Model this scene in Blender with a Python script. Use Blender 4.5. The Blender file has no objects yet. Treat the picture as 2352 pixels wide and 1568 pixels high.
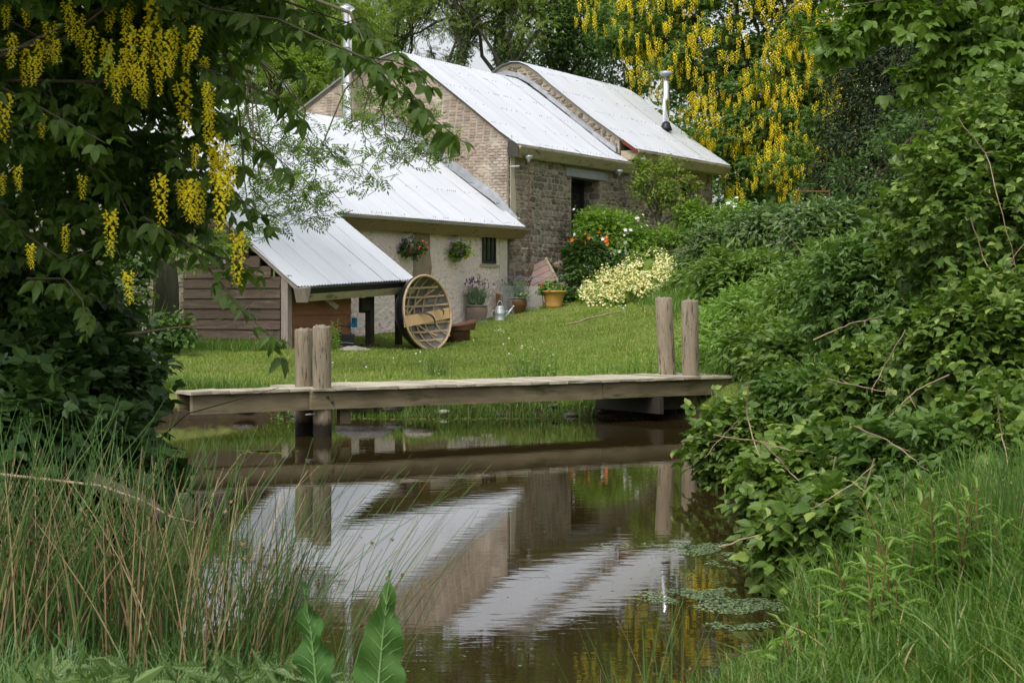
import bpy, math, random
import numpy as np
from mathutils import Vector, noise as mnoise

sc = bpy.context.scene
COL = sc.collection
random.seed(7)
RNG = np.random.default_rng(7)

# ------------------------------------------------------------------ camera
F_PX, CAM_H, HOR_Y, CX, CY = 4000.0, 1.56, 690.0, 1176.0, 784.0     # measured on a 2352 x 1568 picture
PITCH = math.atan((CY - HOR_Y) / F_PX)
cam_data = bpy.data.cameras.new("camera")
cam = bpy.data.objects.new("camera", cam_data)
COL.objects.link(cam)
cam.location = (0, 0, CAM_H)
cam.rotation_euler = (math.radians(90) - PITCH, 0, 0)
cam_data.sensor_width = 36
cam_data.lens = F_PX / 2352.0 * 36
cam_data.clip_start = 0.05
cam_data.clip_end = 1500
cam_data.dof.use_dof = True
cam_data.dof.focus_distance = 34
cam_data.dof.aperture_fstop = 18
sc.camera = cam

# ------------------------------------------------------------------ light
SUN_EL, SUN_AZ = math.radians(58), math.radians(205)   # high, behind the camera and to its left, veiled by cloud
world = bpy.data.worlds.new("World")
sc.world = world
world.use_nodes = True
wn = world.node_tree
wn.nodes.clear()
sky = wn.nodes.new("ShaderNodeTexSky")
sky.sky_type = 'NISHITA'
sky.sun_disc = False
sky.sun_elevation = SUN_EL
sky.sun_rotation = SUN_AZ
sky.air_density = 1.0
sky.dust_density = 4.0
sky.ozone_density = 1.0
hs = wn.nodes.new("ShaderNodeHueSaturation")
hs.inputs['Saturation'].default_value = 0.22
bg = wn.nodes.new("ShaderNodeBackground")
bg.inputs['Strength'].default_value = 0.15
wo = wn.nodes.new("ShaderNodeOutputWorld")
wn.links.new(sky.outputs[0], hs.inputs['Color'])
wn.links.new(hs.outputs[0], bg.inputs['Color'])
wn.links.new(bg.outputs[0], wo.inputs['Surface'])
sun_d = bpy.data.lights.new("sun", 'SUN')
sun_d.energy = 1.3
sun_d.angle = math.radians(24)
sun_d.color = (1.0, 0.97, 0.92)
sun = bpy.data.objects.new("sun", sun_d)
COL.objects.link(sun)
sd = Vector((math.sin(SUN_AZ) * math.cos(SUN_EL), math.cos(SUN_AZ) * math.cos(SUN_EL), math.sin(SUN_EL)))
sun.rotation_euler = sd.to_track_quat('Z', 'Y').to_euler()
sc.view_settings.view_transform = 'Standard'
sc.view_settings.look = 'None'
sc.view_settings.gamma = 1
sc.view_settings.use_curve_mapping = False
sc.view_settings.exposure = 0.55
sc.cycles.max_bounces = 8
sc.cycles.diffuse_bounces = 3
sc.cycles.glossy_bounces = 3
sc.cycles.transmission_bounces = 3
sc.cycles.caustics_reflective = False
sc.cycles.caustics_refractive = False
sc.cycles.use_denoising = True
sc.cycles.sample_clamp_indirect = 6

# ------------------------------------------------------------------ picture-to-place helpers (layout only)
_c, _s = math.cos(PITCH), math.sin(PITCH)
def ray(px, py):
    x = (px - CX) / F_PX; yv = -(py - CY) / F_PX
    return np.array([x, _c + _s * yv, -_s + _c * yv])
def at(px, py, Y):
    r = ray(px, py)
    return np.array([0, 0, CAM_H]) + r * (Y / r[1])
def on_water(px, py, z=0.0):
    r = ray(px, py)
    return np.array([0, 0, CAM_H]) + r * ((z - CAM_H) / r[2])

# house frame: u runs along the ridges (right and away), v from the front wall back-left
TH = math.radians(29)
HU = np.array([math.sin(TH), math.cos(TH), 0]); HV = np.array([-math.cos(TH), math.sin(TH), 0])
HC = np.array([-0.0935, 46.8, 0])
def W(u, v, z):
    return HC + HU * u + HV * v + np.array([0, 0, z])

# ------------------------------------------------------------------ object helpers
ORG = {}
KIDS = {}
def props(o, label=None, cat=None, group=None, kind=None):
    if label: o['label'] = label
    if cat: o['category'] = cat
    if group: o['group'] = group
    if kind: o['kind'] = kind
    return o
def empty(name, loc, label=None, cat=None, group=None, kind=None):
    o = bpy.data.objects.new(name, None)
    COL.objects.link(o)
    o.empty_display_size = 0.2
    o.location = [float(a) for a in loc]
    ORG[o.name] = np.array(loc, float)
    return props(o, label, cat, group, kind)
def link_mesh(name, me, c, parent):
    o = bpy.data.objects.new(name, me)
    COL.objects.link(o)
    p = ORG[parent.name] if parent is not None else np.zeros(3)
    o.location = [float(a) for a in (np.array(c, float) - p)]
    if parent is not None: o.parent = parent
    ORG[o.name] = np.array(c, float)
    if parent is not None: KIDS.setdefault(parent.name, []).append(o)
    return o
def fast_mesh(name, V, F, mats, smooth=False, mi=None):
    V = np.asarray(V, np.float32); F = np.asarray(F, np.int32)
    me = bpy.data.meshes.new(name)
    n, k = F.shape
    me.vertices.add(len(V)); me.vertices.foreach_set("co", V.ravel())
    me.loops.add(n * k); me.loops.foreach_set("vertex_index", F.ravel())
    me.polygons.add(n); me.polygons.foreach_set("loop_start", np.arange(0, n * k, k, dtype=np.int32))
    for m in (mats if isinstance(mats, (list, tuple)) else [mats]): me.materials.append(m)
    if mi is not None: me.polygons.foreach_set("material_index", np.asarray(mi, np.int32))
    me.polygons.foreach_set("use_smooth", np.full(n, smooth, dtype=bool))
    me.update(calc_edges=True)
    return me
def add_np(name, V, F, mat, parent=None, smooth=False, mi=None, origin=None):
    V = np.asarray(V, float)
    c = np.array(origin, float) if origin is not None else (V.max(0) + V.min(0)) / 2
    if parent is None and origin is None: c[2] = V[:, 2].min()
    return link_mesh(name, fast_mesh(name, V - c, F, mat, smooth, mi), c, parent)

class MB:
    """collects shapes for ONE mesh object"""
    def __init__(s, tf=None):
        s.V = []; s.F = []; s.M = []; s.tf = tf or (lambda x, y, z: np.array([x, y, z], float)); s.mi = 0
    def v(s, x, y, z):
        s.V.append(tuple(float(a) for a in s.tf(x, y, z))); return len(s.V) - 1
    def f(s, *idx): s.F.append(tuple(idx)); s.M.append(s.mi)
    def box(s, x0, x1, y0, y1, z0, z1, j=0):
        r = lambda: random.uniform(-j, j) if j else 0
        i = [s.v(x + r(), y + r(), z + r()) for z in (z0, z1) for y in (y0, y1) for x in (x0, x1)]
        for q in ((0, 2, 3, 1), (4, 5, 7, 6), (0, 1, 5, 4), (2, 6, 7, 3), (0, 4, 6, 2), (1, 3, 7, 5)):
            s.f(*[i[a] for a in q])
    def prism(s, poly, x0, x1):
        """poly of (y,z) points extruded along x"""
        n = len(poly)
        a = [s.v(x0, y, z) for y, z in poly]; b = [s.v(x1, y, z) for y, z in poly]
        s.f(*a[::-1]); s.f(*b)
        for k in range(n): s.f(a[k], a[(k + 1) % n], b[(k + 1) % n], b[k])
    def slab(s, poly, y0, y1):
        """poly of (x,z) points extruded along y"""
        n = len(poly)
        a = [s.v(x, y0, z) for x, z in poly]; b = [s.v(x, y1, z) for x, z in poly]
        s.f(*a); s.f(*b[::-1])
        for k in range(n): s.f(a[k], b[k], b[(k + 1) % n], a[(k + 1) % n])
    def tube(s, pts, rad, n=6, cap=True):
        pts = [np.array(p, float) for p in pts]
        if not hasattr(rad, '__len__'): rad = [rad] * len(pts)
        rings = []; up = None
        for k, p in enumerate(pts):
            d = pts[min(k + 1, len(pts) - 1)] - pts[max(k - 1, 0)]
            d = d / (np.linalg.norm(d) + 1e-9)
            if up is None: up = np.array([1, 0, 0]) if abs(d[0]) < .8 else np.array([0, 1, 0])
            a = np.cross(d, up); a /= np.linalg.norm(a) + 1e-9
            b = np.cross(a, d); up = b
            rings.append([s.v(*(p + rad[k] * (math.cos(t) * a + math.sin(t) * b))) for t in [2 * math.pi * q / n for q in range(n)]])
        for k in range(len(rings) - 1):
            for q in range(n):
                s.f(rings[k][q], rings[k][(q + 1) % n], rings[k + 1][(q + 1) % n], rings[k + 1][q])
        if cap and n > 2: s.f(*rings[0][::-1]); s.f(*rings[-1])
    def lathe(s, c, prof, n=20, cap=True, jit=0):
        rings = []
        for r, z in prof:
            rings.append([s.v(c[0] + (r + random.uniform(-jit, jit)) * math.cos(2 * math.pi * q / n),
                              c[1] + (r + random.uniform(-jit, jit)) * math.sin(2 * math.pi * q / n), c[2] + z) for q in range(n)])
        for k in range(len(rings) - 1):
            for q in range(n): s.f(rings[k][q], rings[k][(q + 1) % n], rings[k + 1][(q + 1) % n], rings[k + 1][q])
        if cap: s.f(*rings[0][::-1]); s.f(*rings[-1])
    def build(s, name, mat, parent=None, smooth=False, origin=None):
        V = np.array(s.V, float)
        c = np.array(origin, float) if origin is not None else (V.max(0) + V.min(0)) / 2
        if parent is None and origin is None: c[2] = V[:, 2].min()
        me = bpy.data.meshes.new(name)
        me.from_pydata((V - c).tolist(), [], s.F)
        for m in (mat if isinstance(mat, (list, tuple)) else [mat]): me.materials.append(m)
        me.polygons.foreach_set("material_index", np.array(s.M, np.int32))
        if smooth: me.polygons.foreach_set("use_smooth", np.ones(len(me.polygons), dtype=bool))
        me.update()
        return link_mesh(name, me, c, parent)
def dup(o, parent=None, loc=None, rot=None, scale=None):
    c = o.copy(); COL.objects.link(c)
    if parent is not None: c.parent = parent
    if loc is not None: c.location = [float(a) for a in loc]
    if rot is not None: c.rotation_euler = rot
    if scale is not None: c.scale = scale
    for ch in [x for x in KIDS.get(o.name, [])]:
        dup(ch, c)
    return c

# ------------------------------------------------------------------ materials
def mat_new(name):
    m = bpy.data.materials.new(name); m.use_nodes = True
    nt = m.node_tree; nt.nodes.clear()
    return m, nt, nt.nodes, nt.links
def _mix(nd, lk, fac, a, b, mode='MIX'):
    x = nd.new("ShaderNodeMix"); x.data_type = 'RGBA'; x.blend_type = mode
    for sock, val in ((0, fac), (6, a), (7, b)):
        if hasattr(val, 'links') or hasattr(val, 'is_linked'): lk.new(val, x.inputs[sock])
        else: x.inputs[sock].default_value = val if sock == 0 else (*val, 1) if len(val) == 3 else val
    return x.outputs[2]
def _noise(nd, lk, scale, detail=4, rough=.6, vec=None, dist=0):
    n = nd.new("ShaderNodeTexNoise"); n.inputs['Scale'].default_value = scale
    n.inputs['Detail'].default_value = detail; n.inputs['Roughness'].default_value = rough; n.inputs['Distortion'].default_value = dist
    if vec is not None: lk.new(vec, n.inputs['Vector'])
    return n.outputs[0]
def _ramp(nd, lk, x, p0, p1):
    r = nd.new("ShaderNodeMapRange"); r.inputs[1].default_value = p0; r.inputs[2].default_value = p1
    lk.new(x, r.inputs[0]); return r.outputs[0]
def _math(nd, lk, op, a, b=0.0):
    m = nd.new("ShaderNodeMath"); m.operation = op
    for k, v in ((0, a), (1, b)):
        if hasattr(v, 'is_linked'): lk.new(v, m.inputs[k])
        else: m.inputs[k].default_value = v
    return m.outputs[0]
def surf(name, c1, c2, scale=3.0, stretch=(1, 1, 1), rough=.8, bump=.3, bscale=None, metal=0.0, island=0.0, objr=0.0,
         c3=None, s3=1.0, t3=(.55, .65), spec=.3, bdist=.01, rvar=0.0, patch=None, wet=None):
    m, nt, nd, lk = mat_new(name)
    tc = nd.new("ShaderNodeTexCoord"); mp = nd.new("ShaderNodeMapping"); mp.inputs['Scale'].default_value = stretch
    oi = nd.new("ShaderNodeObjectInfo")
    off = nd.new("ShaderNodeVectorMath"); off.operation = 'SCALE'; off.inputs[0].default_value = (37, 19, 53)
    lk.new(oi.outputs['Random'], off.inputs['Scale'])
    ad = nd.new("ShaderNodeVectorMath"); ad.operation = 'ADD'
    lk.new(tc.outputs['Object'], mp.inputs['Vector']); lk.new(mp.outputs[0], ad.inputs[0]); lk.new(off.outputs[0], ad.inputs[1])
    vec = ad.outputs[0]
    n1 = _noise(nd, lk, scale, 6, .65, vec)
    col = _mix(nd, lk, _ramp(nd, lk, n1, .3, .7), c1, c2)
    if c3 is not None:
        col = _mix(nd, lk, _ramp(nd, lk, _noise(nd, lk, s3, 5, .7, vec), *t3), col, c3)
    if patch:
        gp = nd.new("ShaderNodeNewGeometry")
        for pc, ps, q0, q1 in patch:
            col = _mix(nd, lk, _ramp(nd, lk, _noise(nd, lk, ps, 6, .72, gp.outputs['Position']), q0, q1), col, pc)
    if wet:
        gw = nd.new("ShaderNodeNewGeometry"); sw = nd.new("ShaderNodeSeparateXYZ"); lk.new(gw.outputs['Position'], sw.inputs[0])
        wz = _math(nd, lk, 'ADD', sw.outputs[2], _math(nd, lk, 'MULTIPLY', n1, -.08))
        col = _mix(nd, lk, _ramp(nd, lk, wz, wet + .04, wet - .04), col, (.022, .018, .012))
    if island or objr:
        hsv = nd.new("ShaderNodeHueSaturation")
        v = 1.0
        if island:
            g = nd.new("ShaderNodeNewGeometry")
            v = _math(nd, lk, 'ADD', _math(nd, lk, 'MULTIPLY', g.outputs['Random Per Island'], 2 * island), 1 - island)
        if objr:
            w = _math(nd, lk, 'ADD', _math(nd, lk, 'MULTIPLY', oi.outputs['Random'], 2 * objr), 1 - objr)
            v = _math(nd, lk, 'MULTIPLY', v, w) if island else w
        lk.new(v, hsv.inputs['Value']); lk.new(col, hsv.inputs['Color']); col = hsv.outputs[0]
    p = nd.new("ShaderNodeBsdfPrincipled"); lk.new(col, p.inputs['Base Color'])
    p.inputs['Roughness'].default_value = rough; p.inputs['Metallic'].default_value = metal
    p.inputs['Specular IOR Level'].default_value = spec
    if rvar:
        lk.new(_math(nd, lk, 'ADD', _math(nd, lk, 'MULTIPLY', n1, rvar), rough - rvar / 2), p.inputs['Roughness'])
    if bump:
        b = nd.new("ShaderNodeBump"); b.inputs['Strength'].default_value = bump; b.inputs['Distance'].default_value = bdist
        lk.new(_noise(nd, lk, bscale or scale * 6, 5, .6, vec), b.inputs['Height']); lk.new(b.outputs[0], p.inputs['Normal'])
    o = nd.new("ShaderNodeOutputMaterial"); lk.new(p.outputs[0], o.inputs[0])
    return m
def leafmat(name, c1, c2, trans=.3, c3=None, p3=.9, rough=.45, spec=.35, tcol=None):
    """colour differs from leaf to leaf; light comes through"""
    m, nt, nd, lk = mat_new(name)
    g = nd.new("ShaderNodeNewGeometry"); oi = nd.new("ShaderNodeObjectInfo")
    r = _math(nd, lk, 'FRACT', _math(nd, lk, 'ADD', g.outputs['Random Per Island'], oi.outputs['Random']))
    n = _noise(nd, lk, 1.3, 3, .6, g.outputs['Position'])
    f = _math(nd, lk, 'ADD', _math(nd, lk, 'MULTIPLY', r, .6), _math(nd, lk, 'MULTIPLY', _ramp(nd, lk, n, .35, .65), .4))
    col = _mix(nd, lk, f, c1, c2)
    if c3 is not None: col = _mix(nd, lk, _math(nd, lk, 'GREATER_THAN', r, p3), col, c3)
    p = nd.new("ShaderNodeBsdfPrincipled"); lk.new(col, p.inputs['Base Color'])
    p.inputs['Roughness'].default_value = rough; p.inputs['Specular IOR Level'].default_value = spec
    t = nd.new("ShaderNodeBsdfTranslucent")
    hsv = nd.new("ShaderNodeHueSaturation"); hsv.inputs['Value'].default_value = 1.5; hsv.inputs['Saturation'].default_value = 1.1
    lk.new(col, hsv.inputs['Color']); lk.new(hsv.outputs[0], t.inputs['Color'])
    mx = nd.new("ShaderNodeMixShader"); mx.inputs[0].default_value = trans
    lk.new(p.outputs[0], mx.inputs[1]); lk.new(t.outputs[0], mx.inputs[2])
    o = nd.new("ShaderNodeOutputMaterial"); lk.new(mx.outputs[0], o.inputs[0])
    return m

def sheet_mat():
    m, nt, nd, lk = mat_new('galvanised_sheet')
    g = nd.new("ShaderNodeNewGeometry"); oi = nd.new("ShaderNodeObjectInfo")
    d1 = nd.new("ShaderNodeVectorMath"); d1.operation = 'DOT_PRODUCT'; d1.inputs[1].default_value = tuple(HU)
    d2 = nd.new("ShaderNodeVectorMath"); d2.operation = 'DOT_PRODUCT'; d2.inputs[1].default_value = tuple(HV)
    lk.new(g.outputs['Position'], d1.inputs[0]); lk.new(g.outputs['Position'], d2.inputs[0])
    cx = nd.new("ShaderNodeCombineXYZ")
    lk.new(_math(nd, lk, 'MULTIPLY', d1.outputs['Value'], 7.0), cx.inputs[0]); lk.new(_math(nd, lk, 'MULTIPLY', d2.outputs['Value'], .55), cx.inputs[1])
    st = _noise(nd, lk, 1.0, 5, .6, cx.outputs[0]); bl = _noise(nd, lk, .7, 5, .6, g.outputs['Position'])
    col = _mix(nd, lk, _ramp(nd, lk, st, .35, .7), (.75, .775, .815), (.70, .725, .77))
    col = _mix(nd, lk, _ramp(nd, lk, bl, .5, .8), col, (.67, .695, .735))
    hsv = nd.new("ShaderNodeHueSaturation"); lk.new(col, hsv.inputs['Color'])
    lk.new(_math(nd, lk, 'ADD', _math(nd, lk, 'MULTIPLY', oi.outputs['Random'], .07), .965), hsv.inputs['Value'])
    p = nd.new("ShaderNodeBsdfPrincipled"); lk.new(hsv.outputs[0], p.inputs['Base Color'])
    p.inputs['Metallic'].default_value = .5; lk.new(_math(nd, lk, 'ADD', _math(nd, lk, 'MULTIPLY', st, .2), .32), p.inputs['Roughness'])
    o = nd.new("ShaderNodeOutputMaterial"); lk.new(p.outputs[0], o.inputs[0]); return m
M = {}
M['brick'] = surf('brick', (.30, .225, .175), (.39, .315, .25), 5, rough=.9, bump=.6, objr=.2, island=.2, c3=(.20, .165, .14), s3=2.5, t3=(.5, .66), patch=[((.50, .43, .35), .9, .52, .66), ((.19, .165, .14), .6, .55, .68)])
M['mortar'] = surf('mortar', (.33, .28, .215), (.43, .37, .29), 6, rough=.95, bump=.8, patch=[((.50, .44, .36), .9, .52, .66)])
M['stone'] = surf('stone', (.165, .145, .11), (.28, .245, .19), 7, rough=.9, bump=.7, objr=.5, island=.5, c3=(.25, .17, .11), s3=2.2, t3=(.55, .7), patch=[((.34, .30, .24), 1.1, .58, .68)])
M['stone_tan'] = surf('stone_tan', (.22, .165, .115), (.32, .26, .19), 7, rough=.9, bump=.7, objr=.4, island=.4, c3=(.16, .15, .14), s3=1.4, t3=(.55, .62))
M['mortar_pale'] = surf('mortar_pale', (.46, .40, .31), (.55, .49, .39), 5, rough=.95, bump=.8)
M['render'] = surf('pink_render', (.90, .70, .665), (.90, .79, .755), 1.6, rough=.92, bump=1.0, bscale=9, bdist=.10, c3=(.46, .37, .33), s3=6.5, t3=(.59, .65), patch=[((.82, .76, .70), 1.4, .54, .64), ((.42, .34, .29), 2.6, .64, .68)])
M['render_pale'] = surf('pale_render', (.62, .57, .49), (.68, .64, .57), 2, rough=.92, bump=1.0, bscale=8, bdist=.04, c3=(.5, .43, .34), s3=4)
M['bare'] = surf('bare_masonry', (.26, .19, .14), (.36, .29, .23), 3, rough=.95, bump=1, bscale=9, bdist=.04)
M['sheet'] = sheet_mat()
M['lead'] = surf('lead_flashing', (.30, .31, .33), (.45, .47, .50), 6, rough=.55, bump=.3, metal=.4, objr=.1)
M['fascia'] = surf('fascia_timber', (.40, .34, .235), (.50, .43, .31), 3, stretch=(1, 1, 4), rough=.8, bump=.3, c3=(.2, .16, .11), s3=2, objr=.08)
M['fascia_brown'] = surf('fascia_brown', (.25, .165, .10), (.36, .25, .16), 3, stretch=(1, 1, 4), rough=.8, bump=.3, c3=(.12, .08, .05), s3=3)
M['red_paint'] = surf('red_paint', (.14, .02, .015), (.20, .035, .028), 5, rough=.6)
M['cladding'] = surf('board_cladding', (.062, .042, .028), (.115, .083, .06), 3, stretch=(1, 1, 9), rough=.85, bump=.5, objr=.28, c3=(.16, .135, .11), s3=2, t3=(.55, .72), patch=[((.045, .035, .026), 1.3, .54, .66)])
M['cladding_red'] = surf('board_cladding_fresh', (.22, .095, .05), (.30, .14, .08), 3, stretch=(1, 1, 9), rough=.8, bump=.4, objr=.15)
M['grey_wood'] = surf('grey_timber', (.23, .19, .16), (.34, .295, .25), 4, stretch=(5, 5, 1), rough=.85, bump=.5, objr=.1)
M['deck'] = surf('deck_plank', (.33, .29, .215), (.45, .41, .32), 5, rough=.85, bump=.5, objr=.16, c3=(.22, .21, .12), s3=3, t3=(.55, .68))
M['beam'] = surf('beam_timber', (.155, .125, .07), (.255, .21, .13), 2.5, stretch=(1, 1, 5), rough=.8, bump=.4, c3=(.08, .085, .03), s3=1.6, t3=(.54, .66))
M['post'] = surf('post_timber', (.225, .18, .125), (.35, .295, .21), 3, stretch=(5, 5, .6), rough=.85, bump=.9, bdist=.02, objr=.08, c3=(.08, .065, .04), s3=5.5, t3=(.55, .62), wet=.13, patch=[((.17, .18, .08), 1.6, .6, .7)])
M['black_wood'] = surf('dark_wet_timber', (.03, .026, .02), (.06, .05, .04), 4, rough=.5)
M['dark_frame'] = surf('dark_window_frame', (.02, .022, .024), (.035, .036, .038), 4, rough=.4, bump=.1)
M['glass'] = surf('dark_glass', (.012, .014, .016), (.02, .022, .024), 1, rough=.06, bump=0, spec=.6)
M['steel'] = surf('stainless_flue', (.72, .72, .73), (.82, .82, .83), 2, rough=.16, bump=0, metal=1.0)
M['zinc'] = surf('galvanised_can', (.42, .46, .48), (.55, .58, .60), 9, rough=.4, bump=.1, metal=.5)
M['rust'] = surf('rusty_iron', (.09, .04, .022), (.18, .09, .05), 12, rough=.85, bump=.6)
M['black_tar'] = surf('tarred_canvas', (.012, .012, .013), (.025, .025, .027), 6, rough=.33, bump=.5, bscale=10, bdist=.02)
M['canvas'] = surf('grey_canvas', (.12, .115, .11), (.24, .235, .23), 3, rough=.85, bump=.2, c3=(.4, .39, .38), s3=1.5, t3=(.55, .7))
M['ash'] = surf('ash_lath', (.50, .36, .21), (.62, .47, .29), 6, rough=.6, bump=.1, objr=.1, island=.1)
M['plank'] = surf('seat_plank', (.62, .40, .19), (.70, .49, .27), 3, stretch=(8, 1, 1), rough=.55, bump=.1)
M['strap'] = surf('dark_webbing', (.05, .045, .04), (.09, .08, .07), 9, rough=.8)
M['glaze'] = surf('brown_glaze', (.075, .036, .016), (.17, .085, .035), 6, stretch=(1, 1, 7), rough=.38, bump=.2, spec=.25)
M['glaze_rim'] = surf('green_glaze_rim', (.10, .15, .13), (.18, .24, .20), 6, rough=.25, bump=.1, spec=.5)
M['ochre'] = surf('ochre_glaze', (.33, .18, .04), (.45, .26, .06), 5, rough=.4, bump=.2, spec=.4)
M['terracotta'] = surf('terracotta', (.36, .20, .13), (.45, .28, .19), 7, rough=.85, bump=.3)
M['concrete'] = surf('pebbly_concrete', (.36, .31, .26), (.55, .49, .42), 30, rough=.95, bump=1, bscale=40, bdist=.02)
M['hatch'] = surf('faded_pink_boards', (.30, .20, .17), (.42, .30, .26), 3, stretch=(1, 1, 5), rough=.85, bump=.3, objr=.12)
M['bark'] = surf('bark', (.085, .07, .052), (.16, .135, .10), 6, stretch=(3, 3, .7), rough=.95, bump=1, bdist=.03)
M['twig'] = surf('twig_bark', (.16, .13, .09), (.26, .22, .16), 10, rough=.9, bump=.2)
M['twig_dark'] = surf('dark_twig', (.06, .055, .035), (.10, .09, .05), 10, rough=.9, bump=.2)
M['cane'] = surf('bleached_cane', (.22, .155, .10), (.38, .29, .20), 8, rough=.8, bump=.2, island=.2)
M['rock'] = surf('field_rock', (.20, .18, .15), (.33, .30, .25), 4, rough=.95, bump=.9, bdist=.03, objr=.25)
M['rock_dark'] = surf('wet_rock', (.04, .038, .034), (.09, .082, .07), 4, rough=.5, bump=.9, bdist=.03, objr=.25)
M['white_plastic'] = surf('white_plastic', (.7, .7, .72), (.78, .78, .8), 2, rough=.4, bump=0)
M['blue_plastic'] = surf('blue_plastic', (.03, .2, .4), (.04, .25, .45), 2, rough=.4, bump=0)
M['black_plastic'] = surf('black_plastic', (.012, .012, .014), (.02, .02, .022), 2, rough=.35, bump=0)
M['wire'] = surf('wire', (.35, .37, .40), (.5, .52, .55), 9, rough=.5, bump=0, metal=.5)
M['soil'] = surf('soil', (.05, .035, .022), (.09, .065, .04), 9, rough=.95, bump=1)

M['lf_lab'] = leafmat('laburnum_leaf', (.055, .11, .02), (.12, .20, .035), .38)
M['lf_lab_far'] = leafmat('laburnum_leaf_far', (.06, .13, .02), (.13, .22, .04), .4)
M['petal'] = leafmat('laburnum_petal', (.84, .66, .015), (.90, .78, .05), .35, rough=.6)
M['lf_bram'] = leafmat('bramble_leaf', (.048, .10, .015), (.145, .23, .036), .33, c3=(.24, .32, .07), p3=.88)
M['lf_bram2'] = leafmat('bramble_leaf_dark', (.05, .11, .02), (.12, .20, .04), .35)
M['lf_nettle'] = leafmat('nettle_leaf', (.09, .165, .028), (.18, .27, .055), .35)
M['vein'] = surf('leaf_vein', (.11, .20, .06), (.15, .25, .08), 8, rough=.5)
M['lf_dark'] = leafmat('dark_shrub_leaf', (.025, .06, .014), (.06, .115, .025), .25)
M['lf_ash'] = leafmat('ash_leaf', (.12, .20, .02), (.24, .34, .05), .4)
M['lf_ash_dark'] = leafmat('ash_spray_leaf', (.08, .155, .018), (.16, .26, .035), .35)
M['lf_far'] = leafmat('far_leaf', (.14, .21, .03), (.25, .34, .06), .45)
M['lf_fardark'] = leafmat('far_dark_leaf', (.045, .095, .018), (.085, .155, .03), .3)
M['lf_yew'] = leafmat('yew_needles', (.022, .040, .014), (.05, .075, .025), .1, rough=.7)
M['lf_oak'] = leafmat('oak_leaf', (.075, .145, .018), (.15, .24, .035), .4)
M['lf_ivy'] = leafmat('ivy_leaf', (.04, .085, .016), (.09, .165, .03), .2)
M['lf_comf'] = leafmat('comfrey_leaf', (.08, .145, .04), (.17, .25, .08), .3)
M['lf_rose'] = leafmat('shrub_leaf', (.12, .22, .025), (.23, .36, .055), .4)
M['lf_lav'] = leafmat('lavender_leaf', (.12, .18, .10), (.22, .30, .18), .2)
M['lf_ger'] = leafmat('geranium_leaf', (.10, .22, .04), (.18, .32, .07), .3)
M['lf_willow'] = leafmat('willowherb_leaf', (.12, .225, .035), (.22, .35, .07), .35)
M['seed'] = leafmat('rush_seed', (.12, .065, .025), (.26, .16, .07), .1)
M['trunk_far'] = surf('far_bark', (.05, .05, .032), (.10, .095, .06), 6, stretch=(3, 3, .7), rough=.95, bump=1, bdist=.03)
M['lf_dock'] = leafmat('dock_leaf', (.045, .12, .025), (.08, .165, .038), .3, rough=.7, spec=.2)
M['fl_white'] = leafmat('white_petal', (.75, .75, .70), (.85, .85, .82), .2)
M['fl_cream'] = leafmat('cream_petal', (.78, .70, .26), (.88, .84, .55), .2)
M['fl_orange'] = leafmat('orange_petal', (.75, .13, .01), (.85, .22, .02), .2)
M['fl_red'] = leafmat('red_petal', (.75, .03, .015), (.85, .06, .03), .2)
M['fl_purple'] = leafmat('purple_petal', (.10, .05, .13), (.20, .12, .24), .2)
M['fl_mauve'] = leafmat('mauve_petal', (.28, .18, .32), (.42, .30, .45), .2)
M['fl_yellow'] = leafmat('yellow_petal', (.80, .42, .02), (.85, .6, .04), .2)
M['grass'] = leafmat('lawn_grass', (.13, .205, .028), (.23, .31, .05), .35, c3=(.38, .35, .13), p3=.87)
M['grass_long'] = leafmat('long_grass', (.042, .105, .013), (.15, .255, .038), .35, c3=(.38, .33, .15), p3=.95)
M['rush'] = leafmat('green_rush', (.03, .085, .018), (.11, .20, .045), .1)
M['rush_dead'] = leafmat('dead_rush', (.17, .09, .035), (.55, .42, .24), .1)
M['duckweed'] = leafmat('duckweed', (.16, .25, .10), (.28, .38, .19), .1)

# ground: short turf, earth where it falls to the water
def ground_mat():
    m, nt, nd, lk = mat_new('turf_and_earth')
    g = nd.new("ShaderNodeNewGeometry"); pos = g.outputs['Position']
    sp = nd.new("ShaderNodeSeparateXYZ"); lk.new(pos, sp.inputs[0])
    col = _mix(nd, lk, _ramp(nd, lk, _noise(nd, lk, 1.1, 6, .7, pos), .35, .65), (.09, .14, .022), (.17, .22, .042))
    col = _mix(nd, lk, _ramp(nd, lk, _noise(nd, lk, .35, 5, .7, pos), .52, .72), col, (.23, .22, .08))
    col = _mix(nd, lk, _ramp(nd, lk, _noise(nd, lk, 14, 4, .7, pos), .5, .75), col, (.05, .10, .02))
    zz = _math(nd, lk, 'ADD', sp.outputs[2], _math(nd, lk, 'MULTIPLY', _noise(nd, lk, 5, 4, .7, pos), -.3))
    earth = _mix(nd, lk, _noise(nd, lk, 9, 5, .7, pos), (.018, .014, .009), (.065, .047, .028))
    col = _mix(nd, lk, _ramp(nd, lk, zz, .06, -.03), col, earth)
    p = nd.new("ShaderNodeBsdfPrincipled"); lk.new(col, p.inputs['Base Color']); p.inputs['Roughness'].default_value = .95
    p.inputs['Specular IOR Level'].default_value = .1
    b = nd.new("ShaderNodeBump"); b.inputs['Strength'].default_value = .8; b.inputs['Distance'].default_value = .05
    lk.new(_noise(nd, lk, 20, 6, .7, pos), b.inputs['Height']); lk.new(b.outputs[0], p.inputs['Normal'])
    o = nd.new("ShaderNodeOutputMaterial"); lk.new(p.outputs[0], o.inputs[0])
    return m
M['ground'] = ground_mat()
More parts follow.
